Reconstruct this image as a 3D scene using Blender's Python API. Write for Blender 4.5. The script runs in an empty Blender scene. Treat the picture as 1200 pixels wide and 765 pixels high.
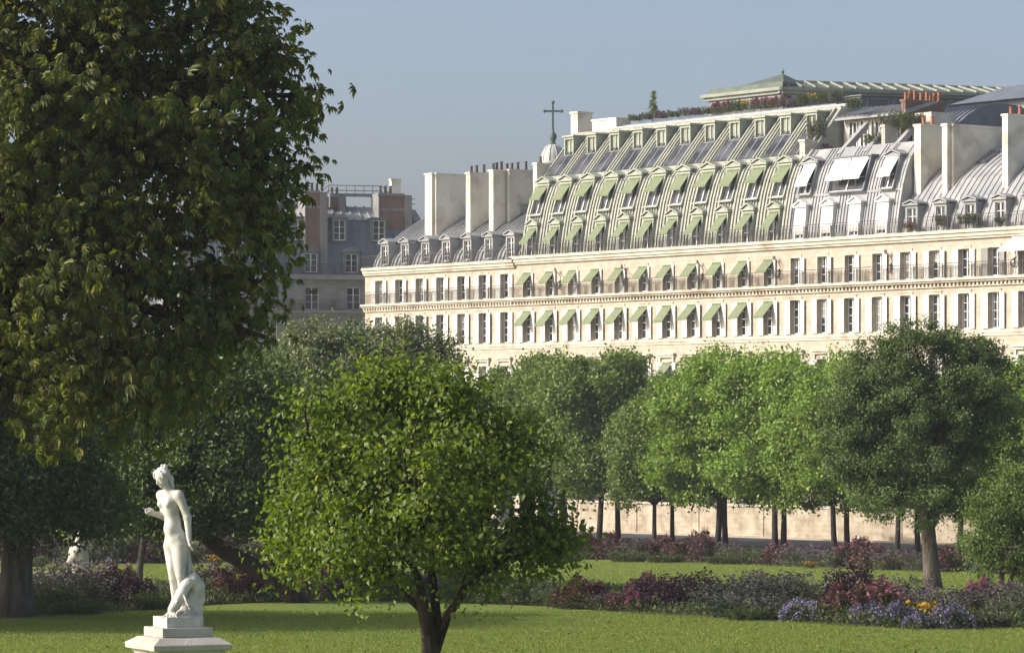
import bpy, math, random
import numpy as np
from mathutils import Vector

# ------------------------------------------------------------------ camera, sky, sun, exposure
SC = bpy.context.scene
COL = SC.collection
F = 4400.0                      # focal length in photo pixels (1200 wide)
ZC = 8.0                        # camera height
HOR = 500.0                     # photo row of the horizon
cam_d = bpy.data.cameras.new('camera')
cam_d.sensor_width = 36.0
cam_d.lens = 36.0 * F / 1200.0
cam_d.shift_y = (HOR - 382.5) / 1200.0
cam_d.clip_end = 6000.0
cam = bpy.data.objects.new('camera', cam_d)
cam.location = (0, 0, ZC)
cam.rotation_euler = (math.radians(90), 0, 0)
COL.objects.link(cam)
SC.camera = cam

SUN_H = (-0.985, -0.174)        # horizontal direction towards the sun
SUN_EL = math.radians(28)
sx, sy, sz = SUN_H[0]*math.cos(SUN_EL), SUN_H[1]*math.cos(SUN_EL), math.sin(SUN_EL)
world = bpy.data.worlds.new('World')
SC.world = world
world.use_nodes = True
wn = world.node_tree
wn.nodes.clear()
w_out = wn.nodes.new('ShaderNodeOutputWorld')
w_bg = wn.nodes.new('ShaderNodeBackground')
w_sky = wn.nodes.new('ShaderNodeTexSky')
w_sky.sky_type = 'NISHITA'
w_sky.sun_disc = False
w_sky.sun_elevation = SUN_EL
w_sky.sun_rotation = math.atan2(SUN_H[0], SUN_H[1])
w_sky.air_density = 0.57
w_sky.dust_density = 3.8
w_sky.ozone_density = 0.0
w_bg.inputs['Strength'].default_value = 0.15
wn.links.new(w_sky.outputs[0], w_bg.inputs['Color'])
wn.links.new(w_bg.outputs[0], w_out.inputs['Surface'])

sun_d = bpy.data.lights.new('sun', 'SUN')
sun_d.energy = 3.6
sun_d.angle = math.radians(0.5)
sun_d.color = (1.0, 0.93, 0.83)
sun = bpy.data.objects.new('sun', sun_d)
sun.rotation_euler = Vector((-sx, -sy, -sz)).to_track_quat('-Z', 'Y').to_euler()
sun.location = (-60, -20, 60)
COL.objects.link(sun)

SC.view_settings.view_transform = 'Standard'
SC.view_settings.look = 'None'
SC.view_settings.gamma = 1.0
SC.view_settings.use_curve_mapping = False
SC.view_settings.exposure = 0.5
SC.render.engine = 'CYCLES'
SC.cycles.max_bounces = 8
SC.cycles.transparent_max_bounces = 4
SC.cycles.use_denoising = True
SC.cycles.sample_clamp_indirect = 4.0

rng = np.random.default_rng(7)
random.seed(7)

# ------------------------------------------------------------------ helpers
def gz(y):
    """ground height: the garden falls gently away from the viewer, then lies level"""
    if y < 55: return 3.7
    a = 3.7 - (y - 55) * 0.02188
    k = 0.09
    # soft knee
    h = 0.35
    d = a - k
    if d > h: return a
    if d < -h: return k
    return k + (d + h) ** 2 / (4 * h)

def gp(px, py):
    """point of the ground seen at a photo pixel"""
    lo, hi = 40.0, 400.0
    for _ in range(60):
        m = (lo + hi) / 2
        if HOR + (ZC - gz(m)) * F / m > py: lo = m
        else: hi = m
    return ((px - 600) * lo / F, lo, gz(lo))

def at(px, py, y):
    return ((px - 600) * y / F, y, ZC + (HOR - py) * y / F)

P0 = (0.0, 324.0)
def fs(px, b=0.0):
    u = (px - 600) / F
    return (u * (P0[1] + 0.6 * b) - 0.8 * b) / (0.6 + 0.8 * u)
def fz(px, py, b=0.0):
    s = fs(px, b)
    return ZC + (HOR - py) * (P0[1] - 0.8 * s + 0.6 * b) / F
def fb(px, s):
    """depth b at which a point with facade coordinate s shows at column px"""
    u = (px - 600) / F
    # .6 s + .8 b = u (324 - .8 s + .6 b)
    return (u * (P0[1] - 0.8 * s) - 0.6 * s) / (0.8 - 0.6 * u)
def fw(s, b):
    return (0.6 * s + 0.8 * b, P0[1] - 0.8 * s + 0.6 * b)
FROT = -math.atan2(0.8, 0.6)

class MB:
    def __init__(self, ox=0.0, oy=0.0, oz=0.0):
        self.v = []; self.f = []; self.m = []; self.o = (ox, oy, oz)
    def vert(self, p):
        self.v.append((p[0]-self.o[0], p[1]-self.o[1], p[2]-self.o[2])); return len(self.v)-1
    def face(self, pts, m=0):
        self.f.append([self.vert(p) for p in pts]); self.m.append(m)
    def box(self, x0, x1, y0, y1, z0, z1, m=0):
        p = [(x0,y0,z0),(x1,y0,z0),(x1,y1,z0),(x0,y1,z0),(x0,y0,z1),(x1,y0,z1),(x1,y1,z1),(x0,y1,z1)]
        i = [self.vert(q) for q in p]
        for q in ((0,3,2,1),(4,5,6,7),(0,1,5,4),(1,2,6,5),(2,3,7,6),(3,0,4,7)):
            self.f.append([i[k] for k in q]); self.m.append(m)
    def prism(self, poly, d, m=0):
        """closed prism: polygon of 3-D points pushed along vector d"""
        a = [self.vert(p) for p in poly]
        b = [self.vert((p[0]+d[0], p[1]+d[1], p[2]+d[2])) for p in poly]
        n = len(poly)
        self.f.append(a[::-1]); self.m.append(m)
        self.f.append(b); self.m.append(m)
        for k in range(n):
            self.f.append([a[k], a[(k+1) % n], b[(k+1) % n], b[k]]); self.m.append(m)
    def tube(self, pts, rad, n=6, m=0, cap=True):
        rings = []
        pts = [Vector(p) for p in pts]
        for k, p in enumerate(pts):
            if k == 0: t = pts[1]-p
            elif k == len(pts)-1: t = p-pts[k-1]
            else: t = pts[k+1]-pts[k-1]
            if t.length < 1e-9: t = Vector((0,0,1))
            t.normalize()
            ref = Vector((0,0,1)) if abs(t.z) < 0.9 else Vector((1,0,0))
            a = t.cross(ref).normalized(); c = t.cross(a)
            r = rad[k] if hasattr(rad, '__len__') else rad
            rings.append([self.vert(p + a*math.cos(2*math.pi*j/n)*r + c*math.sin(2*math.pi*j/n)*r) for j in range(n)])
        for k in range(len(rings)-1):
            for j in range(n):
                self.f.append([rings[k][j], rings[k][(j+1)%n], rings[k+1][(j+1)%n], rings[k+1][j]]); self.m.append(m)
        if cap:
            self.f.append(rings[0][::-1]); self.m.append(m)
            self.f.append(rings[-1]); self.m.append(m)
    def lathe(self, prof, c=(0,0,0), n=16, m=0):
        rings = []
        for r, z in prof:
            rings.append([self.vert((c[0]+r*math.cos(2*math.pi*j/n), c[1]+r*math.sin(2*math.pi*j/n), c[2]+z)) for j in range(n)])
        for k in range(len(rings)-1):
            for j in range(n):
                self.f.append([rings[k][j], rings[k][(j+1)%n], rings[k+1][(j+1)%n], rings[k+1][j]]); self.m.append(m)
        self.f.append(rings[0][::-1]); self.m.append(m)
        self.f.append(rings[-1]); self.m.append(m)
    def build(self, name, mats, parent=None, loc=None, rot=0.0, smooth=False):
        me = bpy.data.meshes.new(name)
        me.from_pydata(self.v, [], self.f)
        if not isinstance(mats, (list, tuple)): mats = [mats]
        for q in mats: me.materials.append(q)
        if len(mats) > 1: me.polygons.foreach_set('material_index', self.m)
        if smooth: me.polygons.foreach_set('use_smooth', [True]*len(me.polygons))
        me.update()
        o = bpy.data.objects.new(name, me)
        COL.objects.link(o)
        if parent: o.parent = parent
        if loc is not None: o.location = loc
        if rot: o.rotation_euler = (0, 0, rot)
        return o

def np_mesh(name, verts, faces, mat, parent=None, smooth=False):
    """verts (N,3), faces (M,k) arrays"""
    me = bpy.data.meshes.new(name)
    n, k = faces.shape
    me.vertices.add(len(verts)); me.vertices.foreach_set('co', np.ascontiguousarray(verts, dtype=np.float32).ravel())
    me.loops.add(n*k); me.loops.foreach_set('vertex_index', np.ascontiguousarray(faces, dtype=np.int32).ravel())
    me.polygons.add(n)
    me.polygons.foreach_set('loop_start', np.arange(0, n*k, k, dtype=np.int32))
    me.polygons.foreach_set('loop_total', np.full(n, k, dtype=np.int32))
    if smooth: me.polygons.foreach_set('use_smooth', np.ones(n, dtype=bool))
    me.update(calc_edges=True); me.validate()
    me.materials.append(mat)
    o = bpy.data.objects.new(name, me)
    COL.objects.link(o)
    if parent: o.parent = parent
    return o

def thing(name, label, cat, loc=(0,0,0), rot=0.0, group=None):
    o = bpy.data.objects.new(name, None)
    o.empty_display_size = 0.5
    COL.objects.link(o)
    o.location = loc; o.rotation_euler = (0,0,rot)
    o['label'] = label; o['category'] = cat
    if group: o['group'] = group
    return o
def tag(o, label, cat, group=None):
    o['label'] = label; o['category'] = cat
    if group: o['group'] = group
    return o
def struct(o, kind='structure', label=None, cat=None):
    o['kind'] = kind
    if label: o['label'] = label
    if cat: o['category'] = cat
    return o
def dup(root, loc, rot=0.0, scale=None, label=None, group=None, cat=None):
    r = root.copy(); COL.objects.link(r)
    r.location = loc; r.rotation_euler = (0,0,rot)
    if scale: r.scale = scale
    if label: r['label'] = label
    if group: r['group'] = group
    if cat: r['category'] = cat
    for ch in list(root.children):
        c = ch.copy(); COL.objects.link(c); c.parent = r
        for g in ch.children:
            d = g.copy(); COL.objects.link(d); d.parent = c
    return r

# ------------------------------------------------------------------ materials
def mat_noise(name, c1, c2, scale=4.0, rough=0.8, bump=0.0, bscale=None, detail=4.0, spec=0.3, metal=0.0, c3=None, s3=0.3, stretch=None):
    m = bpy.data.materials.new(name); m.use_nodes = True
    t = m.node_tree; p = t.nodes['Principled BSDF']
    tc = t.nodes.new('ShaderNodeTexCoord'); vec = tc.outputs['Object']
    if stretch:
        mp = t.nodes.new('ShaderNodeMapping'); mp.inputs['Scale'].default_value = stretch
        t.links.new(vec, mp.inputs[0]); vec = mp.outputs[0]
    n = t.nodes.new('ShaderNodeTexNoise'); n.inputs['Scale'].default_value = scale; n.inputs['Detail'].default_value = detail
    t.links.new(vec, n.inputs['Vector'])
    r = t.nodes.new('ShaderNodeValToRGB')
    r.color_ramp.elements[0].position = 0.32; r.color_ramp.elements[1].position = 0.68
    r.color_ramp.elements[0].color = (*c1, 1); r.color_ramp.elements[1].color = (*c2, 1)
    t.links.new(n.outputs[0], r.inputs[0])
    out = r.outputs[0]
    if c3:
        n3 = t.nodes.new('ShaderNodeTexNoise'); n3.inputs['Scale'].default_value = s3; n3.inputs['Detail'].default_value = 3
        t.links.new(tc.outputs['Object'], n3.inputs['Vector'])
        r3 = t.nodes.new('ShaderNodeValToRGB'); r3.color_ramp.elements[0].position = 0.48; r3.color_ramp.elements[1].position = 0.7
        t.links.new(n3.outputs[0], r3.inputs[0])
        mx = t.nodes.new('ShaderNodeMix'); mx.data_type = 'RGBA'
        t.links.new(r3.outputs[0], mx.inputs[0]); t.links.new(out, mx.inputs[6]); mx.inputs[7].default_value = (*c3, 1)
        out = mx.outputs[2]
    t.links.new(out, p.inputs['Base Color'])
    p.inputs['Roughness'].default_value = rough; p.inputs['Metallic'].default_value = metal
    p.inputs['Specular IOR Level'].default_value = spec
    if bump:
        nb = t.nodes.new('ShaderNodeTexNoise'); nb.inputs['Scale'].default_value = bscale or scale*3; nb.inputs['Detail'].default_value = 5
        t.links.new(vec, nb.inputs['Vector'])
        bp = t.nodes.new('ShaderNodeBump'); bp.inputs['Strength'].default_value = bump; bp.inputs['Distance'].default_value = 0.05
        t.links.new(nb.outputs[0], bp.inputs['Height']); t.links.new(bp.outputs[0], p.inputs['Normal'])
    return m

def mat_blocks(name, c1, c2, mortar, bw, bh, rough=0.85, msize=0.012, axes='XZ', stain=None, noise=0.5):
    """coursed masonry in the object's own X-Z (or Y-Z) plane"""
    m = bpy.data.materials.new(name); m.use_nodes = True
    t = m.node_tree; p = t.nodes['Principled BSDF']
    tc = t.nodes.new('ShaderNodeTexCoord'); sp = t.nodes.new('ShaderNodeSeparateXYZ'); cb = t.nodes.new('ShaderNodeCombineXYZ')
    t.links.new(tc.outputs['Object'], sp.inputs[0])
    ad = t.nodes.new('ShaderNodeMath'); ad.operation = 'ADD'
    t.links.new(sp.outputs[0], ad.inputs[0]); t.links.new(sp.outputs[1], ad.inputs[1])
    t.links.new(ad.outputs[0], cb.inputs[0]); t.links.new(sp.outputs[2], cb.inputs[1])
    b = t.nodes.new('ShaderNodeTexBrick')
    b.inputs['Color1'].default_value = (*c1, 1); b.inputs['Color2'].default_value = (*c2, 1); b.inputs['Mortar'].default_value = (*mortar, 1)
    b.inputs['Scale'].default_value = 1.0; b.inputs['Mortar Size'].default_value = msize
    b.inputs['Brick Width'].default_value = bw; b.inputs['Row Height'].default_value = bh
    t.links.new(cb.outputs[0], b.inputs['Vector'])
    n = t.nodes.new('ShaderNodeTexNoise'); n.inputs['Scale'].default_value = 0.9; n.inputs['Detail'].default_value = 6; n.inputs['Roughness'].default_value = 0.65
    t.links.new(tc.outputs['Object'], n.inputs['Vector'])
    r = t.nodes.new('ShaderNodeValToRGB'); r.color_ramp.elements[0].position = 0.3; r.color_ramp.elements[1].position = 0.62
    lo = 1 - noise
    r.color_ramp.elements[0].color = (lo, lo*0.96, lo*0.9, 1); r.color_ramp.elements[1].color = (1, 1, 1, 1)
    t.links.new(n.outputs[0], r.inputs[0])
    mx = t.nodes.new('ShaderNodeMix'); mx.data_type = 'RGBA'; mx.blend_type = 'MULTIPLY'; mx.inputs[0].default_value = 1
    t.links.new(b.outputs[0], mx.inputs[6]); t.links.new(r.outputs[0], mx.inputs[7])
    out = mx.outputs[2]
    if stain:      # vertical rain streaks
        mp = t.nodes.new('ShaderNodeMapping'); mp.inputs['Scale'].default_value = (1.6, 1.6, 0.12)
        t.links.new(tc.outputs['Object'], mp.inputs[0])
        n2 = t.nodes.new('ShaderNodeTexNoise'); n2.inputs['Scale'].default_value = 1.0; n2.inputs['Detail'].default_value = 4
        t.links.new(mp.outputs[0], n2.inputs['Vector'])
        r2 = t.nodes.new('ShaderNodeValToRGB'); r2.color_ramp.elements[0].position = 0.55; r2.color_ramp.elements[1].position = 0.75
        r2.color_ramp.elements[0].color = (0,0,0,1); r2.color_ramp.elements[1].color = (0.6,0.6,0.6,1)
        t.links.new(n2.outputs[0], r2.inputs[0])
        m2 = t.nodes.new('ShaderNodeMix'); m2.data_type = 'RGBA'
        t.links.new(r2.outputs[0], m2.inputs[0]); t.links.new(out, m2.inputs[6]); m2.inputs[7].default_value = (*stain, 1)
        out = m2.outputs[2]
    t.links.new(out, p.inputs['Base Color'])
    p.inputs['Roughness'].default_value = rough; p.inputs['Specular IOR Level'].default_value = 0.2
    bp = t.nodes.new('ShaderNodeBump'); bp.inputs['Strength'].default_value = 0.35; bp.inputs['Distance'].default_value = 0.03
    t.links.new(n.outputs[0], bp.inputs['Height']); t.links.new(bp.outputs[0], p.inputs['Normal'])
    return m

def mat_leaf(name, c1, c2, c3=None, trans=0.35, tcol=None, gloss=0.025, rough=0.5):
    """leaf colour varies leaf by leaf; light passes through the blade"""
    m = bpy.data.materials.new(name); m.use_nodes = True
    t = m.node_tree; t.nodes.clear()
    out = t.nodes.new('ShaderNodeOutputMaterial')
    g = t.nodes.new('ShaderNodeNewGeometry')
    r = t.nodes.new('ShaderNodeValToRGB')
    e = r.color_ramp.elements
    e[0].color = (*c1, 1); e[1].color = (*c2, 1); e[0].position = 0.0; e[1].position = 0.9 if c3 else 1.0
    if c3:
        x = e.new(0.97); x.color = (*c3, 1)
    t.links.new(g.outputs['Random Per Island'], r.inputs[0])
    d = t.nodes.new('ShaderNodeBsdfDiffuse'); t.links.new(r.outputs[0], d.inputs[0])
    tr = t.nodes.new('ShaderNodeBsdfTranslucent')
    hs = t.nodes.new('ShaderNodeMix'); hs.data_type = 'RGBA'; hs.blend_type = 'MULTIPLY'; hs.inputs[0].default_value = 1
    t.links.new(r.outputs[0], hs.inputs[6]); hs.inputs[7].default_value = (*(tcol or (1.5, 1.5, 0.5)), 1)
    t.links.new(hs.outputs[2], tr.inputs[0])
    m1 = t.nodes.new('ShaderNodeMixShader'); m1.inputs[0].default_value = trans
    t.links.new(d.outputs[0], m1.inputs[1]); t.links.new(tr.outputs[0], m1.inputs[2])
    gl = t.nodes.new('ShaderNodeBsdfGlossy'); gl.inputs['Roughness'].default_value = rough
    m2 = t.nodes.new('ShaderNodeMixShader'); m2.inputs[0].default_value = gloss
    t.links.new(m1.outputs[0], m2.inputs[1]); t.links.new(gl.outputs[0], m2.inputs[2])
    t.links.new(m2.outputs[0], out.inputs[0])
    return m

def mat_glass(name, col=(0.03,0.035,0.045), rough=0.06):
    m = bpy.data.materials.new(name); m.use_nodes = True
    t = m.node_tree; p = t.nodes['Principled BSDF']
    tc = t.nodes.new('ShaderNodeTexCoord')
    n = t.nodes.new('ShaderNodeTexNoise'); n.inputs['Scale'].default_value = 0.7
    t.links.new(tc.outputs['Object'], n.inputs['Vector'])
    r = t.nodes.new('ShaderNodeValToRGB')
    r.color_ramp.elements[0].color = (col[0]*0.4, col[1]*0.4, col[2]*0.4, 1); r.color_ramp.elements[1].color = (col[0]*1.8, col[1]*1.8, col[2]*1.8, 1)
    r.color_ramp.elements[0].position = 0.35; r.color_ramp.elements[1].position = 0.65
    t.links.new(n.outputs[0], r.inputs[0]); t.links.new(r.outputs[0], p.inputs['Base Color'])
    p.inputs['Roughness'].default_value = rough
    p.inputs['Specular IOR Level'].default_value = 0.6
    return m

M = {}
M['stone']   = mat_blocks('limestone', (0.50,0.45,0.375), (0.44,0.395,0.325), (0.36,0.315,0.25), 1.1, 0.42, stain=(0.36,0.31,0.245), noise=0.28)
M['trim']    = mat_noise('limestone_trim', (0.50,0.45,0.375), (0.58,0.53,0.445), 1.2, 0.85, c3=(0.33,0.28,0.22), s3=0.5)
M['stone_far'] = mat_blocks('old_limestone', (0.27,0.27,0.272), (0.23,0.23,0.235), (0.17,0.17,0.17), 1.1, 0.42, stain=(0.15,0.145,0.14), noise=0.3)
M['wall']    = mat_blocks('terrace_masonry', (0.56,0.49,0.38), (0.48,0.41,0.315), (0.40,0.34,0.26), 1.0, 0.36, stain=(0.24,0.20,0.155), noise=0.5, msize=0.014)
M['white']   = mat_noise('white_paint', (0.72,0.72,0.70), (0.82,0.82,0.80), 3, 0.5)
M['shutter'] = mat_noise('shutter_paint', (0.56,0.555,0.53), (0.68,0.675,0.65), 6, 0.55, stretch=(1,1,14))
M['shutter_grey'] = mat_noise('grey_shutter_paint', (0.24,0.24,0.23), (0.30,0.30,0.29), 6, 0.6, stretch=(1,1,14))
M['glass']   = mat_glass('window_glass')
M['glass_lav'] = mat_glass('roof_glass', (0.05,0.053,0.064), 0.12)
M['glass_grn'] = mat_glass('pavilion_glass', (0.04,0.05,0.05), 0.1)
M['curtain'] = mat_noise('net_curtain', (0.34,0.34,0.33), (0.46,0.46,0.44), 5, 0.9)
M['iron']    = mat_noise('wrought_iron', (0.025,0.025,0.028), (0.05,0.05,0.05), 8, 0.5)
M['zinc']    = mat_noise('zinc', (0.25,0.258,0.265), (0.34,0.348,0.352), 0.9, 0.55, spec=0.4, c3=(0.23,0.245,0.265), s3=0.35)
M['zinc_dark'] = mat_noise('slate_zinc', (0.10,0.12,0.15), (0.16,0.18,0.21), 0.9, 0.5, spec=0.5)
M['zinc_far'] = mat_noise('blue_zinc', (0.10,0.118,0.145), (0.15,0.168,0.20), 0.7, 0.5, spec=0.5)
M['green']   = mat_noise('verdigris_zinc', (0.255,0.272,0.235), (0.36,0.372,0.328), 0.8, 0.55, c3=(0.31,0.31,0.262), s3=0.4)
M['green_trim'] = mat_noise('pale_green_paint', (0.29,0.318,0.262), (0.365,0.393,0.33), 2, 0.55)
M['eave']    = mat_noise('weathered_green_zinc', (0.20,0.225,0.185), (0.29,0.315,0.265), 1.0, 0.6)
M['green_dark'] = mat_noise('dark_copper', (0.075,0.10,0.085), (0.13,0.155,0.125), 1.0, 0.55)
M['awning']  = mat_noise('green_canvas', (0.155,0.190,0.110), (0.190,0.225,0.138), 2, 0.9)
M['awning_white'] = mat_noise('white_canvas', (0.78,0.77,0.74), (0.84,0.83,0.80), 2, 0.9)
M['plaster'] = mat_noise('chimney_plaster', (0.62,0.59,0.50), (0.72,0.69,0.60), 0.6, 0.9, c3=(0.44,0.41,0.34), s3=0.55, stretch=(1,1,0.3))
M['plaster_grey'] = mat_noise('grey_plaster', (0.46,0.44,0.39), (0.56,0.54,0.48), 0.6, 0.9, c3=(0.30,0.285,0.25), s3=0.5)
M['brick']   = mat_blocks('red_brick', (0.20,0.105,0.075), (0.16,0.08,0.06), (0.24,0.20,0.17), 0.24, 0.085, noise=0.3)
M['pot']     = mat_noise('terracotta', (0.30,0.10,0.05), (0.38,0.15,0.08), 5, 0.8)
M['pot_dark'] = mat_noise('sooty_pot', (0.06,0.04,0.035), (0.10,0.07,0.06), 5, 0.8)
M['marble']  = mat_noise('weathered_marble', (0.46,0.445,0.41), (0.68,0.67,0.64), 5, 0.6, bump=0.35, bscale=9, c3=(0.36,0.345,0.30), s3=3.2, stretch=(1,1,0.35))
M['pedestal'] = mat_noise('pedestal_stone', (0.42,0.40,0.35), (0.54,0.52,0.46), 3.0, 0.8, bump=0.25, bscale=30, c3=(0.30,0.285,0.24), s3=1.5)
M['bark_d']  = mat_noise('dark_bark', (0.022,0.017,0.013), (0.055,0.044,0.034), 5, 0.95, bump=0.8, bscale=14, stretch=(1,1,0.25))
M['bark']    = mat_noise('grey_bark', (0.035,0.030,0.025), (0.15,0.130,0.105), 5, 0.95, bump=1.0, bscale=12, stretch=(1,1,0.22), c3=(0.07,0.06,0.05), s3=1.4)
M['bark_p']  = mat_noise('plane_bark', (0.016,0.014,0.011), (0.045,0.039,0.031), 3, 0.95, bump=0.5, bscale=9, stretch=(1,1,0.4))
M['soil']    = mat_noise('bed_soil', (0.03,0.022,0.014), (0.06,0.045,0.03), 3, 0.95, bump=0.6, bscale=12)
M['path']    = mat_noise('pale_gravel', (0.36,0.31,0.25), (0.46,0.41,0.34), 8, 0.95, bump=0.3)
M['road']    = mat_noise('asphalt', (0.05,0.052,0.058), (0.085,0.088,0.095), 2, 0.9)
M['copper']  = mat_noise('patina_metal', (0.05,0.08,0.08), (0.09,0.13,0.12), 4, 0.6)
M['lead']    = mat_noise('dome_lead', (0.36,0.36,0.36), (0.48,0.48,0.47), 1, 0.6)

def mat_grass():
    m = bpy.data.materials.new('lawn_turf'); m.use_nodes = True
    t = m.node_tree; p = t.nodes['Principled BSDF']
    tc = t.nodes.new('ShaderNodeTexCoord')
    def noise(scale, det=4):
        n = t.nodes.new('ShaderNodeTexNoise'); n.inputs['Scale'].default_value = scale; n.inputs['Detail'].default_value = det
        t.links.new(tc.outputs['Object'], n.inputs['Vector']); return n
    def ramp(src, a, b, p0, p1):
        r = t.nodes.new('ShaderNodeValToRGB'); r.color_ramp.elements[0].color = (*a, 1); r.color_ramp.elements[1].color = (*b, 1)
        r.color_ramp.elements[0].position = p0; r.color_ramp.elements[1].position = p1
        t.links.new(src.outputs[0], r.inputs[0]); return r
    fine = ramp(noise(5.5, 6), (0.125,0.180,0.034), (0.200,0.250,0.062), 0.3, 0.7)
    big = ramp(noise(0.16, 3), (0.8,0.86,0.8), (1.15,1.08,1.0), 0.3, 0.7)
    mx = t.nodes.new('ShaderNodeMix'); mx.data_type = 'RGBA'; mx.blend_type = 'MULTIPLY'; mx.inputs[0].default_value = 1
    t.links.new(fine.outputs[0], mx.inputs[6]); t.links.new(big.outputs[0], mx.inputs[7])
    t.links.new(mx.outputs[2], p.inputs['Base Color'])
    p.inputs['Roughness'].default_value = 0.9; p.inputs['Specular IOR Level'].default_value = 0.1
    nb = noise(30, 4); bp = t.nodes.new('ShaderNodeBump'); bp.inputs['Strength'].default_value = 0.7; bp.inputs['Distance'].default_value = 0.06
    t.links.new(nb.outputs[0], bp.inputs['Height']); t.links.new(bp.outputs[0], p.inputs['Normal'])
    return m
M['grass'] = mat_grass()

# ------------------------------------------------------------------ setting: ground
def strip(name, mat, xs, ys, dz):
    """sheet following the ground; xs(y) -> (x0, x1)"""
    mb = MB()
    for k in range(len(ys)-1):
        a0, a1 = xs(ys[k]); b0, b1 = xs(ys[k+1])
        mb.face([(a0, ys[k], gz(ys[k])+dz), (a1, ys[k], gz(ys[k])+dz), (b1, ys[k+1], gz(ys[k+1])+dz), (b0, ys[k+1], gz(ys[k+1])+dz)])
    return mb.build(name, mat)
yy = [-200, 20, 55] + list(range(60, 260, 5)) + [300, 420, 700, 1500, 4000]
struct(strip('ground', M['grass'], lambda y: (-1500, 1500), yy, 0.0))

def ground_poly(name, mat, front, back, dz):
    """sheet between two rows of photo-derived ground points (same count)"""
    mb = MB(); n = 6
    for k in range(len(front)-1):
        for j in range(n):
            def P(q, t):
                a, b = front[q], back[q]
                x = a[0]+(b[0]-a[0])*t; y = a[1]+(b[1]-a[1])*t
                return (x, y, gz(y)+dz)
            mb.face([P(k, j/n), P(k+1, j/n), P(k+1, (j+1)/n), P(k, (j+1)/n)])
    return mb.build(name, mat)

BED1_F = [(-160,727),(0,723),(60,722),(150,716),(250,708),(340,704),(440,704),(560,707),(640,710),(720,717),(850,724),(960,731),(1070,738),(1200,736),(1400,730)]
BED1_B = [(-160,697),(0,696),(60,695),(150,692),(250,688),(340,685),(440,684),(560,685),(640,688),(720,693),(850,699),(960,702),(1070,703),(1200,702),(1400,700)]
struct(ground_poly('flower_bed_soil', M['soil'], [gp(*p) for p in BED1_F], [gp(*p) for p in BED1_B], 0.03))
BED2_F = [(-160,664),(0,662),(130,660),(250,659),(400,658),(560,657),(640,656),(720,655),(850,660),(960,665),(1070,669),(1200,672),(1400,676)]
BED2_B = [(-160,648),(0,647),(130,646),(250,645),(400,644),(560,643),(640,642),(720,642),(850,645),(960,647),(1070,649),(1200,651),(1400,653)]
struct(ground_poly('back_bed_soil', M['soil'], [gp(*p) for p in BED2_F], [gp(*p) for p in BED2_B], 0.03))
PATH_F = [(-160,676),(0,675.5),(56,674.5),(110,676)]
PATH_B = [(-160,668.5),(0,668),(56,668),(110,671)]
struct(ground_poly('gravel_path', M['path'], [gp(*p) for p in PATH_F], [gp(*p) for p in PATH_B], 0.02))

QW = 174.6                      # distance of the terrace wall along the facade normal
def wl(s, q):                   # wall coordinates -> world
    # point with facade coordinate s at normal distance q  (b = q - q0)
    q0 = 0.6*P0[1]
    return fw(s, q - q0)
mb = MB()
for s0, s1 in ((-110, -40), (-40, 30), (30, 110)):
    a = wl(s0, QW-13.5); b = wl(s1, QW-13.5); c = wl(s1, QW-1.0); d = wl(s0, QW-1.0)
    mb.face([(a[0],a[1],0.12),(b[0],b[1],0.12),(c[0],c[1],0.12),(d[0],d[1],0.12)])
struct(mb.build('road', M['road']))
mb = MB()
a = wl(-110, QW-1.0); b = wl(110, QW-1.0); c = wl(110, QW+0.2); d = wl(-110, QW+0.2)
mb.prism([(a[0],a[1],-0.4),(b[0],b[1],-0.4),(c[0],c[1],-0.4),(d[0],d[1],-0.4)], (0,0,0.62))
struct(mb.build('pavement', M['path']))
mb = MB()
a = wl(-120, 185); b = wl(120, 185); c = wl(120, 193.9); d = wl(-120, 193.9)
mb.face([(p[0],p[1],0.13) for p in (a,b,c,d)])
struct(mb.build('street', M['road']))

# terrace wall with coping and railing
S_WL = -29.8
ws = S_WL
def sx_at(px, q):
    b = q - 0.6*P0[1]
    return fs(px, b)
ws0 = sx_at(672, QW); ws1 = sx_at(1290, QW)
o = wl(ws0, QW)
wall = thing('terrace_wall', 'long pale weathered stone terrace wall behind the row of trunks', 'wall', (o[0], o[1], 0.0), FROT)
L = ws1-ws0
mb = MB(); mb.box(0, L, 0, 0.6, -0.3, 2.30)
for k in range(int(L/7.2)+1):
    mb.box(k*7.2, k*7.2+0.5, -0.06, 0, -0.3, 2.30)
mb.build('masonry', M['wall'], wall)
mb = MB(); mb.box(-0.08, L, -0.10, 0.70, 2.30, 2.46); mb.build('coping', M['trim'], wall)
mb = MB(); mb.box(-0.6, -0.1, -0.12, 0.6, -0.3, 2.75); mb.box(-0.68, -0.02, -0.18, 0.66, 2.752, 2.93)
mb.build('end_pier', M['stone'], wall)
mb = MB()
for k in range(int(L/0.22)):
    mb.box(k*0.22, k*0.22+0.03, 0.26, 0.29, 2.46, 3.5)
mb.box(-0.05, L, 0.255, 0.295, 3.50, 3.55); mb.box(-0.05, L, 0.255, 0.295, 2.56, 2.60)
mb.build('railing', M['iron'], wall)

# ------------------------------------------------------------------ buildings
WB = 3.165
def root_at(name, label, s0, cat='building', group=None):
    x, y = fw(s0, 0)
    return thing(name, label, cat, (x, y, 0.1), FROT, group)
class BB(MB):
    """mesh in facade coordinates (s, b, z) relative to a building root"""
    def __init__(self, s0): super().__init__(s0, 0, 0.1)

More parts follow.
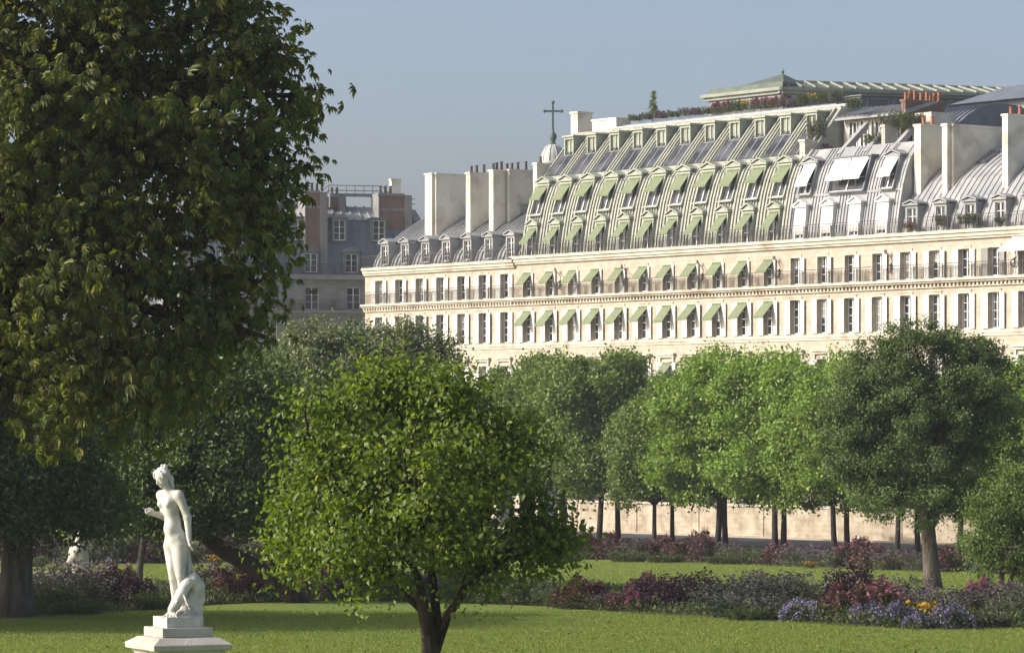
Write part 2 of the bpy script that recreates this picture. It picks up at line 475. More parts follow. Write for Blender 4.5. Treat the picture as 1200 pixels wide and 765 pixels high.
def wall_panel(mb, x0, x1, z0, z1, ops, y=0.0, depth=0.40, m=0):
    """flat wall with real openings and reveals"""
    xs = sorted(set([x0, x1] + [v for o in ops for v in o[:2]]))
    zs = sorted(set([z0, z1] + [v for o in ops for v in o[2:]]))
    for i in range(len(xs)-1):
        for j in range(len(zs)-1):
            cx, cz = (xs[i]+xs[i+1])/2, (zs[j]+zs[j+1])/2
            if any(o[0] < cx < o[1] and o[2] < cz < o[3] for o in ops): continue
            mb.face([(xs[i],y,zs[j]),(xs[i+1],y,zs[j]),(xs[i+1],y,zs[j+1]),(xs[i],y,zs[j+1])], m)
    for a, b, c, d in ops:
        e = y+depth
        mb.face([(a,y,c),(a,y,d),(a,e,d),(a,e,c)], m); mb.face([(b,y,c),(b,e,c),(b,e,d),(b,y,d)], m)
        mb.face([(a,y,d),(b,y,d),(b,e,d),(a,e,d)], m); mb.face([(a,y,c),(a,e,c),(b,e,c),(b,y,c)], m)

def sash(s0, x0, x1, z0, z1, y, fr=0.06, bars=2, mid=True):
    """window joinery"""
    mb = BB(s0)
    mb.box(x0, x0+fr, y, y+0.06, z0, z1); mb.box(x1-fr, x1, y, y+0.06, z0, z1)
    mb.box(x0+fr, x1-fr, y, y+0.06, z1-fr, z1); mb.box(x0+fr, x1-fr, y, y+0.06, z0, z0+fr*1.4)
    c = (x0+x1)/2
    if mid: mb.box(c-0.045, c+0.045, y-0.015, y+0.045, z0+fr*1.4, z1-fr)
    for k in range(bars):
        z = z0+fr*1.4 + (z1-z0-2.4*fr)*(k+1)/(bars+1)
        if mid:
            mb.box(x0+fr, c-0.06, y+0.005, y+0.05, z-0.02, z+0.02); mb.box(c+0.06, x1-fr, y+0.005, y+0.05, z-0.02, z+0.02)
        else: mb.box(x0+fr, x1-fr, y+0.005, y+0.05, z-0.02, z+0.02)
    return mb
def window(root, s0, x0, x1, z0, z1, y, frame='white', glass='glass', bars=2, mid=True, parent=None, k=0.0, fr=0.06, curtain=False):
    q = sash(s0, x0, x1, z0, z1, y, fr=fr, bars=bars, mid=mid); shear(q, k, z0, z1)
    w = q.build('window', M[frame], parent or root)
    mb = BB(s0); mb.box(x0+0.03, x1-0.03, y+0.065, y+0.09, z0+0.03, z1-0.03); shear(mb, k, z0, z1)
    g = mb.build('pane', M[glass], w)
    if curtain and rng.random() < 0.55:
        mb = BB(s0); a, b = (rng.random(2)*0.26+0.08)*(x1-x0); zb = z0+0.1+(0.0 if rng.random() < 0.7 else 1.1)
        for p, q2 in ((x0+0.05, x0+0.05+a), (x1-0.05-b, x1-0.05)):
            n = 5
            for j in range(n): mb.box(p+(q2-p)*j/n, p+(q2-p)*(j+0.8)/n, y+0.050+0.003*(j % 2), y+0.0645, zb, z1-0.08)
        mb.build('curtain', M['curtain'], w)
    return w
def shutter(root, s0, xa, xb, z0, z1, tilt=0.0, mat='shutter'):
    """louvred leaf folded back on the wall, hinged at xa; xb its free edge"""
    mb = BB(s0); w = xb-xa; n = 16; t = 0.045
    yo = -0.05
    fr = 0.07*(1 if w > 0 else -1)
    def leafbox(x0, x1, ya, yb, za, zb):
        # tilt out from the wall towards the free edge
        pts = []
        for (x, y) in ((x0,ya),(x1,ya),(x1,yb),(x0,yb)):
            pts.append((x, y - tilt*abs(x-xa), za))
        mb.prism(pts, (0,0,zb-za))
    leafbox(xa, xa+fr, yo-t, yo, z0, z1); leafbox(xb-fr, xb, yo-t, yo, z0, z1)
    for za in (z0, (z0+z1)/2-0.04, z1-0.09): leafbox(xa+fr, xb-fr, yo-t, yo, za, za+0.09)
    leafbox(xa+fr, xb-fr, yo-0.018, yo-0.004, z0+0.09, z1-0.09)
    h = (z1-z0)/n
    for k in range(n):
        z = z0+0.1+k*(z1-z0-0.2)/n
        leafbox(xa+fr, xb-fr, yo-0.038, yo-0.02, z, z+h*0.45)
    return mb.build('shutter', M[mat], root)
def awning(root, s0, x0, x1, ztop, y0, out, drop, mat='awning', parent=None, valance=0.14):
    mb = BB(s0); t = 0.03; out *= 1+0.06*math.sin(x0*7.3+ztop*3.1); drop *= 1+0.06*math.sin(x0*5.1+ztop*2.3)
    mb.prism([(x0,y0,ztop),(x0,y0-out,ztop-drop),(x0,y0-out,ztop-drop-t),(x0,y0,ztop-t)], (x1-x0,0,0))
    mb.box(x0, x1, y0-out-0.012, y0-out+0.012, ztop-drop-t-valance, ztop-drop-t)
    for x in (x0+0.02, x1-0.05):
        mb.tube([(x, y0, ztop-drop*0.95), (x, y0-out+0.03, ztop-drop-0.06)], 0.018, 5)
    mb.box(x0, x1, y0-0.06, y0+0.02, ztop+0.002, ztop+0.10)
    return mb.build('awning', M[mat], parent or root)

R1 = (10.75, 13.25); R2 = (15.25, 17.9); R3 = (19.12, 21.2)
OW = 1.16
def facade(root, s0, a, b, wins, ztop, slab_out, green=(), shut=True):
    """three visible storeys between facade coordinates a and b; returns nothing"""
    mb = BB(s0)
    ops = []
    for s in wins:
        for z0, z1 in (R1, R2, R3): ops.append((s-OW/2, s+OW/2, z0, z1))
    # arcade on the street
    for s in wins:
        ops.append((s-1.15, s+1.15, 0.1, 5.2)); ops.append((s-OW/2, s+OW/2, 6.6, 8.9))
    wall_panel(mb, a, b, 0.1, ztop-0.7, ops, 0.0, 0.42)
    mb.face([(b,0,0.1),(b,14,0.1),(b,14,ztop-0.7),(b,0,ztop-0.7)]); mb.face([(a,0,0.1),(a,0,ztop-0.7),(a,14,ztop-0.7),(a,14,0.1)])
    mb.face([(a,14,0.1),(b,14,0.1),(b,14,ztop-0.7),(a,14,ztop-0.7)][::-1])
    mb.build('wall', M['stone'], root)
    mb = BB(s0)
    for s in wins:      # dark ground-floor shop fronts behind the arcade
        mb.box(s-1.14, s+1.14, 0.5, 0.55, 0.1, 5.19); mb.box(s-OW/2+0.01, s+OW/2-0.01, 0.43, 0.47, 6.6, 8.9)
    mb.build('shop_front', M['glass'], root)
    # trim
    mb = BB(s0)
    for s in wins:
        for (z0, z1), ww in ((R2, 0.17), (R3, 0.15), (R1, 0.17)):
            mb.box(s-OW/2-ww, s-OW/2, -0.035, 0.03, z0-0.02, z1+0.02)
            mb.box(s+OW/2, s+OW/2+ww, -0.035, 0.03, z0-0.02, z1+0.02)
            mb.box(s-OW/2-ww, s+OW/2+ww, -0.04, 0.03, z1+0.02, z1+0.22)
            if z0 == R2[0]: mb.box(s-OW/2-ww-0.05, s+OW/2+ww+0.05, -0.09, 0.03, z1+0.222, z1+0.29)
            if z0 == R3[0]: mb.box(s-OW/2-ww-0.03, s+OW/2+ww+0.03, -0.07, 0.03, z1+0.222, z1+0.27)
        # hood over the windows below
        mb.box(s-1.08, s+1.08, -0.30, 0.03, 13.86, 14.02); mb.box(s-0.98, s+0.98, -0.18, 0.03, 13.66, 13.858)
        for q in (-0.93, 0.75): mb.box(s+q, s+q+0.18, -0.16, 0.03, 13.25, 13.656)
    mb.box(a, b, -0.13, 0.03, 14.93, 15.17); mb.box(a, b, -0.07, 0.03, 14.72, 14.928)
    mb.box(a, b, -0.09, 0.03, 10.35, 10.6); mb.box(a, b, -0.35, 0.03, 9.6, 9.85)
    mb.build('stone_trim', M['trim'], root)
    # cornice under the roof
    mb = BB(s0)
    mb.box(a, b, -0.20, 0.03, ztop-0.70, ztop-0.52); mb.box(a, b, -0.32, 0.03, ztop-0.518, ztop-0.24); mb.box(a, b, -0.46, 0.8, ztop-0.238, ztop)
    mb.build('roof_cornice', M['trim'], root)
    # balcony slab and dentils
    mb = BB(s0)
    mb.box(a, b, -slab_out, 0.02, 18.90, 19.08); mb.box(a, b, -slab_out+0.16, 0.02, 18.76, 18.898); mb.box(a, b, -0.16, 0.02, 18.42, 18.56)
    k = a+0.1
    while k < b-0.2:
        mb.box(k, k+0.2, -0.30, 0.0, 18.56, 18.757); k += 0.42
    sl = mb.build('balcony', M['trim'], root)
    mb = BB(s0); railing(mb, a, b, -slab_out+0.08, 19.08, 1.12, [s+WB/2 for s in wins])
    mb.build('balcony_railing', M['iron'], sl)
    mb = BB(s0); railing(mb, a, b, -0.38, ztop, 1.08, [s+WB/2 for s in wins])
    mb.build('roof_railing', M['iron'], root)
    for s in wins:
        for z0, z1 in (R1, R2, R3):
            window(root, s0, s-OW/2+0.01, s+OW/2-0.01, z0+0.01, z1-0.01, 0.33, bars=3 if z0 != R3[0] else 2, curtain=True)

def railing(mb, a, b, y, z, h, panels=()):
    mb.box(a, b, y-0.022, y+0.022, z+h-0.045, z+h); mb.box(a, b, y-0.015, y+0.015, z+0.08, z+0.115); mb.box(a, b, y-0.012, y+0.012, z+h-0.2, z+h-0.175)
    k = a+0.05
    while k < b:
        mb.box(k, k+0.024, y-0.012, y+0.012, z+0.115, z+h-0.2); k += 0.17
    for s in panels:
        if not a+0.3 < s < b-0.3: continue
        for d in (-0.22, 0.2): mb.box(s+d, s+d+0.045, y-0.02, y+0.02, z, z+h-0.045)
        for j in range(5):      # scrollwork panel between two standards
            c = z+0.2+j*(h-0.42)/4
            pts = [(s+0.13*math.cos(q*math.pi/4), y, c+0.085*math.sin(q*math.pi/4)) for q in range(9)]
            mb.tube(pts, 0.020, 4, cap=False)
            mb.box(s-0.17, s+0.2, y-0.008, y+0.008, c-0.012, c+0.012)

def scroll_bracket(root, s0, s, z=19.9):
    """wrought iron lantern bracket: S-scroll with a flower head"""
    mb = BB(s0)
    pts = []
    for k in range(22):
        t = k/21
        ang = math.pi*(0.5+3.1*t)
        r = 0.34*(1-0.55*t)
        pts.append((s+r*math.cos(ang), -0.12-0.25*t, z+0.1+r*math.sin(ang)))
    mb.tube(pts, 0.04, 5)
    pts = [(s+0.28*math.sin(q*0.45), -0.12-0.03*q, z+0.35+q*0.115) for q in range(10)]
    mb.tube(pts, 0.038, 5)
    e = pts[-1]
    for k in range(7):
        a = 2*math.pi*k/7
        mb.tube([e, (e[0]+0.2*math.cos(a), e[1]-0.05, e[2]+0.2*math.sin(a))], [0.05, 0.02], 5)
    mb.box(s-0.03, s+0.03, -0.13, 0.0, z+0.0, z+0.5)
    mb.build('scroll_bracket', M['iron'], root)

def roof_shell(mb, a, b, prof, zb, back, m=0, ends=True):
    """mansard skin pushed along the facade, closed at both ends"""
    for k in range(len(prof)-1):
        (b0, z0), (b1, z1) = prof[k], prof[k+1]
        mb.face([(a,b0,z0),(b,b0,z0),(b,b1,z1),(a,b1,z1)], m)
    if ends:
        poly = [(p[0], p[1]) for p in prof] + [(back, prof[-1][1]), (back, zb), (prof[0][0], zb)]
        mb.face([(b,p[0],p[1]) for p in poly], m); mb.face([(a,p[0],p[1]) for p in poly][::-1], m)
    mb.face([(a,prof[-1][0],prof[-1][1]),(b,prof[-1][0],prof[-1][1]),(b,back,prof[-1][1]),(a,back,prof[-1][1])], m)
    mb.face([(a,back,zb),(b,back,zb),(b,back,prof[-1][1]),(a,back,prof[-1][1])][::-1], m)
def pz(prof, z):
    for (b0, z0), (b1, z1) in zip(prof, prof[1:]):
        if z0 <= z <= z1: return b0+(b1-b0)*(z-z0)/(z1-z0)
    return prof[-1][0]
def pb(prof, b):
    for (b0, z0), (b1, z1) in zip(prof, prof[1:]):
        if b0 <= b <= b1 and b1 > b0: return z0+(z1-z0)*(b-b0)/(b1-b0)
    return prof[-1][1]
def ribs(mb, ss, prof, z0, z1, w=0.09, h=0.09, m=0):
    pts = [(pz(prof, z0), z0)] + [p for p in prof if z0 < p[1] < z1] + [(pz(prof, z1), z1)]
    for s in ss:
        for (b0, c0), (b1, c1) in zip(pts, pts[1:]):
            dx, dz = b1-b0, c1-c0; l = math.hypot(dx, dz); nx, nz = -dz/l*h, dx/l*h
            mb.prism([(s-w/2,b0-nx*0.2,c0-nz*0.2),(s-w/2,b1-nx*0.2,c1-nz*0.2),(s-w/2,b1+nx,c1+nz),(s-w/2,b0+nx,c0+nz)], (w,0,0), m)

def shear(mb, k, z0, z1):
    if k: mb.v = [(p[0], p[1]+k*(min(max(p[2], z0-mb.o[2]), z1-mb.o[2])-(z0-mb.o[2])), p[2]) for p in mb.v]
def dormer(root, s0, s, w, y, z0, z1, ped, mat, prof, jamb=0.16, glass='glass', bars=2, blind=None, flat=False, frame='white', k=0.0, fr=0.06):
    """pedimented dormer; front face at depth y, opening w x (z0..z1)"""
    x0, x1 = s-w/2, s+w/2
    mb = BB(s0); yb = pz(prof, min(z1+0.5, prof[-1][1]))+0.25
    for (p, q) in ((x0-jamb, x0), (x1, x1+jamb)): mb.box(p, q, y, yb, z0-0.08, z1)
    mb.box(x0-jamb, x1+jamb, y, yb, z1, z1+0.2)
    e = 0.17; zp = z1+0.2
    if flat:
        mb.box(x0-jamb-e, x1+jamb+e, y-0.14, yb, zp+0.002, zp+0.14)
    else:
        mb.box(x0-jamb-e, x1+jamb+e, y-0.18, y+0.05, zp+0.002, zp+0.10)
        c = (x0+x1)/2
        # pediment: raking roof over a recessed triangle
        A = (x0-jamb-e, y-0.2, zp+0.102); B = (x1+jamb+e, y-0.2, zp+0.102); T = (c, y-0.2, zp+ped)
        mb.prism([(A[0]+0.2,y-0.06,A[2]),(B[0]-0.2,y-0.06,B[2]),(c,y-0.06,T[2]-0.12)], (0,0.1,0))
        for (P, Q) in ((A, T), (T, B)):
            t = 0.11
            mb.prism([P, Q, (Q[0],Q[1],Q[2]+t), (P[0],P[1],P[2]+t)], (0, yb-y+0.5, 0))
    mb.box(x0-jamb-0.05, x1+jamb+0.05, y-0.1, y+0.1, z0-0.2, z0-0.082)
    shear(mb, k, z0, z1+0.2)
    d = mb.build('dormer', M[mat], root)
    window(root, s0, x0, x1, z0-0.07, z1, y+0.14, bars=bars, parent=d, glass=glass, frame=frame, k=k, fr=fr)
    if blind:
        mb = BB(s0); mb.box(x0+0.01, x1-0.01, y+0.03, y+0.07, z0+0.25, z1-0.003)
        for j in range(14): mb.box(x0+0.03, x1-0.03, y+0.018, y+0.029, z0+0.3+j*(z1-z0-0.4)/14, z0+0.36+j*(z1-z0-0.4)/14)
        shear(mb, k, z0, z1); mb.build('blind', M['shutter'], d)
    return d

def chimney(root, s0, pl, pm, pr, ytop, ybase, b0, mat='plaster', pots=0, potmat='pot', cap=True):
    """slab of a party-wall chimney: front strip shows pl..pm, long side pm..pr"""
    s1 = fs(pm, b0); sa = fs(pl, b0); b1 = fb(pr, s1); zt = fz(pm, ytop, b0); zb_ = fz(pm, ybase, b0)
    mb = BB(s0)
    mb.box(sa, s1, b0, b1, zb_-2.5, zt)
    if cap: mb.box(sa-0.08, s1+0.08, b0-0.08, b1+0.08, zt+0.002, zt+0.18)
    mb.box(sa+(s1-sa)*0.4, s1-(s1-sa)*0.4, b0-0.02, b0, zb_-2.0, zt-0.1)
    c = mb.build('chimney', M[mat], root)
    for k in range(pots):
        bb = b0+(b1-b0)*(k+0.5+0.25*math.sin(k*5.1))/pots; m2 = (sa+s1)/2
        mb = BB(s0); h = 0.55+0.25*((k*37) % 5)/5; r = 0.13
        mb.lathe([(r*1.15,0),(r,0.1),(r*0.9,h-0.08),(r*1.2,h-0.06),(r*1.1,h)], (m2, bb, zt+0.18 if cap else zt), 10)
        mb.build('chimney_pot', M[potmat], c)
    return c

# ---- 1: cream wing at the far end ------------------------------------------------
A0, A1 = -22.3, 0.55
LW = [-1.0-WB*k for k in range(7)]
r1 = root_at('apartment_building', 'cream stone wing with grey curved roof and tall pale chimney slabs, left of green roof', A0)
facade(r1, A0, A0, A1-0.002, LW, 22.4, 0.56)
PL = [(0.75,22.4),(1.05,23.2),(1.75,24.1),(2.8,24.9),(3.8,25.6),(4.9,26.25),(6.6,27.2),(8.4,28.0),(10.5,28.5)]
mb = BB(A0); roof_shell(mb, A0+0.15, A1-0.004, PL, 21.9, 14)
ribs(mb, np.arange(A0+0.4, A1-0.1, 0.56), PL, 22.45, 28.4, 0.10, 0.13)
mb.build('zinc_roof', M['zinc'], r1)
for s in LW:
    dormer(r1, A0, s, 0.92, 0.55, 22.75, 24.35, 0.42, 'zinc', PL, jamb=0.17, bars=3)
    for sgn in (-1, 1):
        for z0, z1 in (R1, R2, R3):
            shutter(r1, A0, s+sgn*(OW/2+0.02), s+sgn*(OW/2+0.62), z0, z1, 0.06+0.05*((int(s*7)+sgn) % 3))
chimney(r1, A0, 498, 506, 522, 205, 278, 2.7)
chimney(r1, A0, 508, 511, 548, 205, 277, 3.0, pots=0)
chimney(r1, A0, 546, 551, 575, 204, 275, 3.0, pots=3, potmat='pot_dark')
chimney(r1, A0, 573, 578, 599, 201, 272, 3.0, pots=4, potmat='pot_dark')
chimney(r1, A0, 594, 597, 624, 200.5, 262, 4.4, mat='plaster_grey', pots=3, potmat='pot_dark')
# small upper skylight dormers on the zinc slope between the chimneys
for px, py in ((530, 250), (606, 247)):
    b = 5.6; s = fs(px, b); z = fz(px, py+16, b)
    dormer(r1, A0, s, 0.8, b, z, z+1.5, 0.2, 'zinc', PL, jamb=0.1, flat=True)
for px, py in ((516, 262), (540, 256), (566, 262), (594, 254)):
    b = 4.3; s = fs(px, b); z = pb(PL, b)
    mb = BB(A0); mb.prism([(s-0.45,b,z+0.05),(s-0.45,b+1.5,pb(PL,b+1.5)+0.05),(s-0.45,b+1.5,pb(PL,b+1.5)+0.16),(s-0.45,b,z+0.16)], (0.9,0,0))
    mb.build('skylight', M['glass_lav'], r1)

# ---- 2: the hotel with the green roof -------------------------------------------
B0, B1 = 0.55, 35.5
GW = [2.2+WB*k for k in range(11)]
r2 = root_at('grand_hotel', 'long cream stone hotel with pale green ribbed mansard roof and rows of green awnings', B0)
facade(r2, B0, B0, B1-0.002, GW, 22.65, 0.64)
PG = [(0.55,22.65),(0.65,23.5),(0.9,25.0),(1.2,26.4),(1.55,27.5),(2.0,28.5),(2.8,29.4),(6.2,33.4),(6.7,33.62)]
mb = BB(B0); roof_shell(mb, B0+0.05, B1-0.004, PG, 22.0, 16)
for k in range(12):
    c = 2.2+WB*(k-0.5)
    ss = [v for v in (c-0.52, c-0.13, c+0.26, c+0.65) if B0+0.1 < v < B1-0.1]
    ribs(mb, ss, PG, 22.7, 29.38, 0.20, 0.2)
    ss = [v for v in (c-0.40, c, c+0.40) if B0+0.1 < v < B1-0.1]
    ribs(mb, ss, PG, 29.45, 33.3, 0.15, 0.24)
for s in GW:
    ribs(mb, [s-0.5, s-0.17, s+0.17, s+0.5], PG, 25.6, 26.2, 0.15, 0.10)
    ribs(mb, [s-0.9, s-0.6, s-0.3, s, s+0.3, s+0.6, s+0.9], PG, 32.5, 33.3, 0.1, 0.1)
# roll mouldings along the roof
def roll(mb, z, d=0.16, h=0.2):
    b = pz(PG, z); mb.box(B0+0.05, B1-0.05, b-d, b+0.1, z-h/2, z+h/2)
roll(mb, 29.42, 0.18, 0.26); roll(mb, 33.45, 0.12, 0.22)
mb.build('green_roof', M['green'], r2)
for k, s in enumerate(GW):
    d = dormer(r2, B0, s, 1.06, 0.30, 22.72, 25.05, 0.52, 'green_trim', PG, jamb=0.16, bars=2, k=0.1, fr=0.035)
    awning(r2, B0, s-0.55, s+0.55, 24.95, 0.53, 0.98, 1.12, parent=d)
    d = dormer(r2, B0, s, 1.42, 0.80, 26.3, 28.75, 0.5, 'green_trim', PG, jamb=0.14, glass='glass_lav', bars=0, k=0.36, fr=0.03)
    awning(r2, B0, s-0.73, s+0.73, 28.65, 1.66, 0.95, 1.1, parent=d)
    # sloping studio glass with a small hatch dormer at its head
    mb = BB(B0); za, zb = 29.62, 32.25
    b0, b1 = pz(PG, za), pz(PG, zb); n = (-0.761*0.10, 0.648*0.10)
    mb.prism([(s-0.92,b0,za),(s-0.92,b1,zb),(s-0.92,b1+n[0],zb+n[1]),(s-0.92,b0+n[0],za+n[1])], (1.84,0,0))
    gl = mb.build('studio_glass', M['glass_lav'], r2)
    mb = BB(B0); n2 = (-0.761*0.14, 0.648*0.14)
    for q in (-0.98, -0.03, 0.92):
        mb.prism([(s+q,b0,za),(s+q,b1,zb),(s+q,b1+n2[0],zb+n2[1]),(s+q,b0+n2[0],za+n2[1])], (0.06,0,0))
    mb.build('glazing_bar', M['green_trim'], gl)
    dormer(r2, B0, s, 1.06, pz(PG, 31.45)-0.05, 31.55, 32.85, 0.2, 'green_trim', PG, jamb=0.12, flat=True, bars=0, frame='green_trim', glass='eave')
    for sgn in (-1, 1):
        for z0, z1 in (R1, R2, R3):
            if z0 == R3[0] and sgn < 0: continue
            w = 0.60 if z0 != R3[0] else 0.34
            shutter(r2, B0, s+sgn*(OW/2+0.02), s+sgn*(OW/2+w), z0, z1, 0.08+0.04*((k+sgn) % 3))
    for z0, z1 in (R1, R2, R3):
        awning(r2, B0, s-OW/2-0.02, s+OW/2+0.02, z1-0.06, -0.02, 1.08 if z0 != R3[0] else 0.8, 1.12 if z0 != R3[0] else 0.85)
chimney(r2, B0, 625, 629, 642, 193, 215, 2.2, pots=1, potmat='pot_dark')
chimney(r2, B0, 937, 943, 960, 166, 185, 2.6)
for px in (657, 735, 824, 914): scroll_bracket(r2, B0, fs(px))
# parapet of the roof terrace
mb = BB(B0); mb.box(B0+4, B1+1.0, 6.9, 7.15, 33.5, 33.70); mb.box(B0+3.9, B1+1.0, 6.8, 7.25, 33.702, 33.78)
mb.build('roof_parapet', M['white'], r2)
c = chimney(r2, B0, 669, 677, 694, 133, 158, 6.8)
mb = BB(B0); b = 7.3; s_a, s_b = fs(694, b), fs(722, b); z = fz(700, 142, b); mb.box(s_a, s_b, b, b+1.6, 33.5, z); mb.box(s_a-0.1, s_b+0.1, b-0.1, b+1.7, z+0.002, z+0.15)
mb.build('roof_housing', M['plaster'], r2)
mb = BB(B0); railing(mb, B0+6, B1-0.3, 8.6, 33.6, 1.0); mb.build('terrace_railing', M['zinc'], r2)

# ---- 3: grey mansard with white awnings ----------------------------------------
C0, C1 = 35.5, 48.3
AW = [37.06+WB*k for k in range(4)]
r3 = root_at('townhouse', 'stone townhouse with silver zinc mansard, white closed shutters and broad white awnings', C0)
facade(r3, C0, C0, C1-0.002, AW, 22.65, 0.64)
PA = [(0.55,22.65),(0.65,23.5),(0.9,25.0),(1.2,26.4),(1.55,27.5),(2.0,28.5),(2.5,29.1),(3.2,29.9)]
mb = BB(C0); roof_shell(mb, C0+0.03, C1-0.004, PA, 22.0, 13)
for k in range(5):
    c = AW[0]+WB*(k-0.5)
    ss = [v for v in (c-0.7, c-0.35, c, c+0.35, c+0.7) if C0+0.1 < v < C1-0.1]
    ribs(mb, ss, PA, 22.7, 29.8, 0.09, 0.08)
for v in (C0+0.15, C1-0.12): ribs(mb, [v], PA, 22.7, 29.85, 0.22, 0.2)
mb.box(C0+0.05, C1-0.05, pz(PA,26.1)-0.1, pz(PA,26.1)+0.1, 26.02, 26.2)
mb.build('zinc_roof', M['zinc'], r3)
for k, s in enumerate(AW):
    dormer(r3, C0, s, 1.0, 0.30, 22.8, 25.0, 0.5, 'white', PA, jamb=0.14, blind=True, k=0.1)
    for sgn in (-1, 1):
        for z0, z1 in (R1, R2, R3):
            w = 0.60
            if z0 == R3[0] and sgn < 0: continue
            shutter(r3, C0, s+sgn*(OW/2+0.02), s+sgn*(OW/2+w), z0, z1, 0.07+0.05*((k+sgn) % 3))
d = dormer(r3, C0, AW[0], 1.35, 0.80, 26.35, 28.5, 0.45, 'zinc', PA, jamb=0.12, bars=0, k=0.34, fr=0.03)
awning(r3, C0, AW[0]-0.7, AW[0]+0.7, 28.55, 1.52, 0.95, 1.55, 'awning_white', d)
d = dormer(r3, C0, AW[3], 1.35, 0.80, 26.35, 28.5, 0.45, 'zinc', PA, jamb=0.12, bars=0, k=0.34, fr=0.03)
awning(r3, C0, AW[3]-0.7, AW[3]+0.7, 28.65, 1.54, 0.95, 1.45, 'awning_white', d)
c = (AW[1]+AW[2])/2+0.1
d = dormer(r3, C0, c, 4.0, 0.78, 26.35, 28.7, 0.3, 'zinc_dark', PA, jamb=0.12, bars=0, flat=True, k=0.34, fr=0.03)
for q in (-1.0, 1.0):
    awning(r3, C0, c+q-0.95, c+q+0.92, 28.75, 1.57, 1.05, 1.5, 'awning_white', d)
# glazed top storey behind a terrace
mb = BB(C0); g0 = 6.2
mb.box(C0+0.3, C1-2.4, g0, 8.8, 29.8, 32.4)
gh = mb.build('top_storey', M['plaster_grey'], r3)
for k in range(7):
    s = C0+1.0+k*1.3
    window(r3, C0, s, s+0.95, 29.95, 32.2, g0-0.10, bars=1, parent=gh)
mb = BB(C0)
PT = [(5.4,32.55),(9.5,33.7)]
LE = fs(1060, 5.3)
mb.prism([(C0+0.2,5.3,32.45),(C0+0.2,8.9,33.53),(C0+0.2,8.9,33.38),(C0+0.2,5.3,32.3)], (LE-C0-0.2,0,0))
ribs(mb, np.arange(C0+0.4, LE-0.1, 0.6), PT, 32.56, 33.45, 0.08, 0.1)
mb.build('lean_to_roof', M['zinc'], r3)
for v in (0.28, 0.52, 0.76):     # sloping buttress ribs that frame the terrace
    s = C0+(C1-C0)*v
    mb = BB(C0); mb.prism([(s-0.22,2.6,29.4),(s-0.22,5.6,32.0),(s-0.22,5.6,31.4),(s-0.22,3.0,29.2)], (0.44,0,0)); mb.build('buttress_rib', M['zinc'], r3)
chimney(r3, C0, 975, 980, 986, 127, 150, 8.5, mat='plaster')
chimney(r3, C0, 980.3, 985, 1012, 127.5, 150, 8.55, mat='brick', cap=False)
chimney(r3, C0, 1056, 1061, 1107, 119, 150, 5.6, mat='brick', pots=8)
chimney(r3, C0, 1033, 1037, 1052, 149, 170, 3.3, mat='plaster_grey')

# ---- 4: nearest block with curved roof ------------------------------------------
D0, D1 = 48.3, 76.0
DW = [AW[3]+WB*(k+1) for k in range(8)]
r4 = root_at('corner_block', 'stone block with rounded silver zinc roof and plaster chimney walls at the right edge', D0)
facade(r4, D0, D0, D1, DW, 22.65, 0.64)
PB = [(0.75,22.65),(1.0,23.8),(1.6,25.2),(2.8,26.7),(3.8,27.55),(4.8,28.2),(6.3,29.1),(9,30.0),(12,30.5)]
mb = BB(D0); roof_shell(mb, D0+0.01, D1, PB, 22.0, 14)
ribs(mb, np.arange(D0+0.3, D1, 0.6), PB, 22.7, 30.4, 0.055, 0.07)
mb.build('zinc_roof', M['zinc'], r4)
for k, s in enumerate(DW):
    dormer(r4, D0, s, 0.95, 0.55, 22.8, 24.55, 0.36, 'zinc', PB, jamb=0.2, bars=2)
    for sgn in (-1, 1):
        for z0, z1 in (R1, R2, R3):
            shutter(r4, D0, s+sgn*(OW/2+0.02), s+sgn*(OW/2+0.62), z0, z1, 0.06+0.05*((k+sgn) % 3), 'shutter_grey' if (k == 3 and z0 == R3[0]) else 'shutter')
awning(r4, D0, fs(1190)-0.2, fs(1190)+3.0, 21.8, -0.1, 1.5, 0.9, 'awning_white')
chimney(r4, D0, 1071.5, 1079, 1106, 148, 222, 2.0, pots=2)
chimney(r4, D0, 1104, 1110, 1116, 147.5, 232, 1.9)
chimney(r4, D0, 1112.5, 1117, 1176, 148, 228, 2.3, mat='plaster')
chimney(r4, D0, 1174.5, 1181, 1222, 136, 230, 2.0, pots=3)
mb = BB(D0); b = 4.2; s = fs(1150, b); z = pb(PB, b)
mb.prism([(s-0.5,b,z+0.08),(s-0.5,b+1.5,pb(PB,b+1.5)+0.08),(s-0.5,b+1.5,pb(PB,b+1.5)+0.2),(s-0.5,b,z+0.2)], (1.0,0,0))
mb.build('skylight', M['glass_lav'], r4)
for px in (1045, 1190): scroll_bracket(r4, D0, fs(px)) if px > 1050 else scroll_bracket(r3, C0, fs(px))

# ---- buildings rising behind the roofs ----------------------------------------
# barrel-vaulted roof
zt = fz(1155, 122, 15.0)
SV = fs(1103, 9.2)
x, y = fw(SV, 9.2)
r5 = thing('vaulted_building', 'grey building with a barrel vaulted zinc roof rising behind the right hand chimneys', 'building', (x, y, 0.1), FROT)
W0, W1 = 0.0, 26.0
mb = MB(); mb.box(-14, 0, 0, 14, 0, 27.5); mb.build('wall', M['plaster_grey'], r5)
prof = [(0.0,30.4)]; prof = []
zc5 = zt-0.1
for k in range(11):
    a = math.pi*0.5*k/10
    prof.append((7-7*math.cos(a), 27.5+(zc5-27.5)*math.sin(a)))
full = prof+[(14-p[0], p[1]) for p in prof[::-1][1:]]
mb = MB()
for (b0, z0), (b1, z1) in zip(full, full[1:]): mb.face([(-14.1,b0,z0),(0.1,b0,z0),(0.1,b1,z1),(-14.1,b1,z1)])
mb.face([(0.1,p[0],p[1]) for p in full]); mb.face([(-14.1,p[0],p[1]) for p in full][::-1])
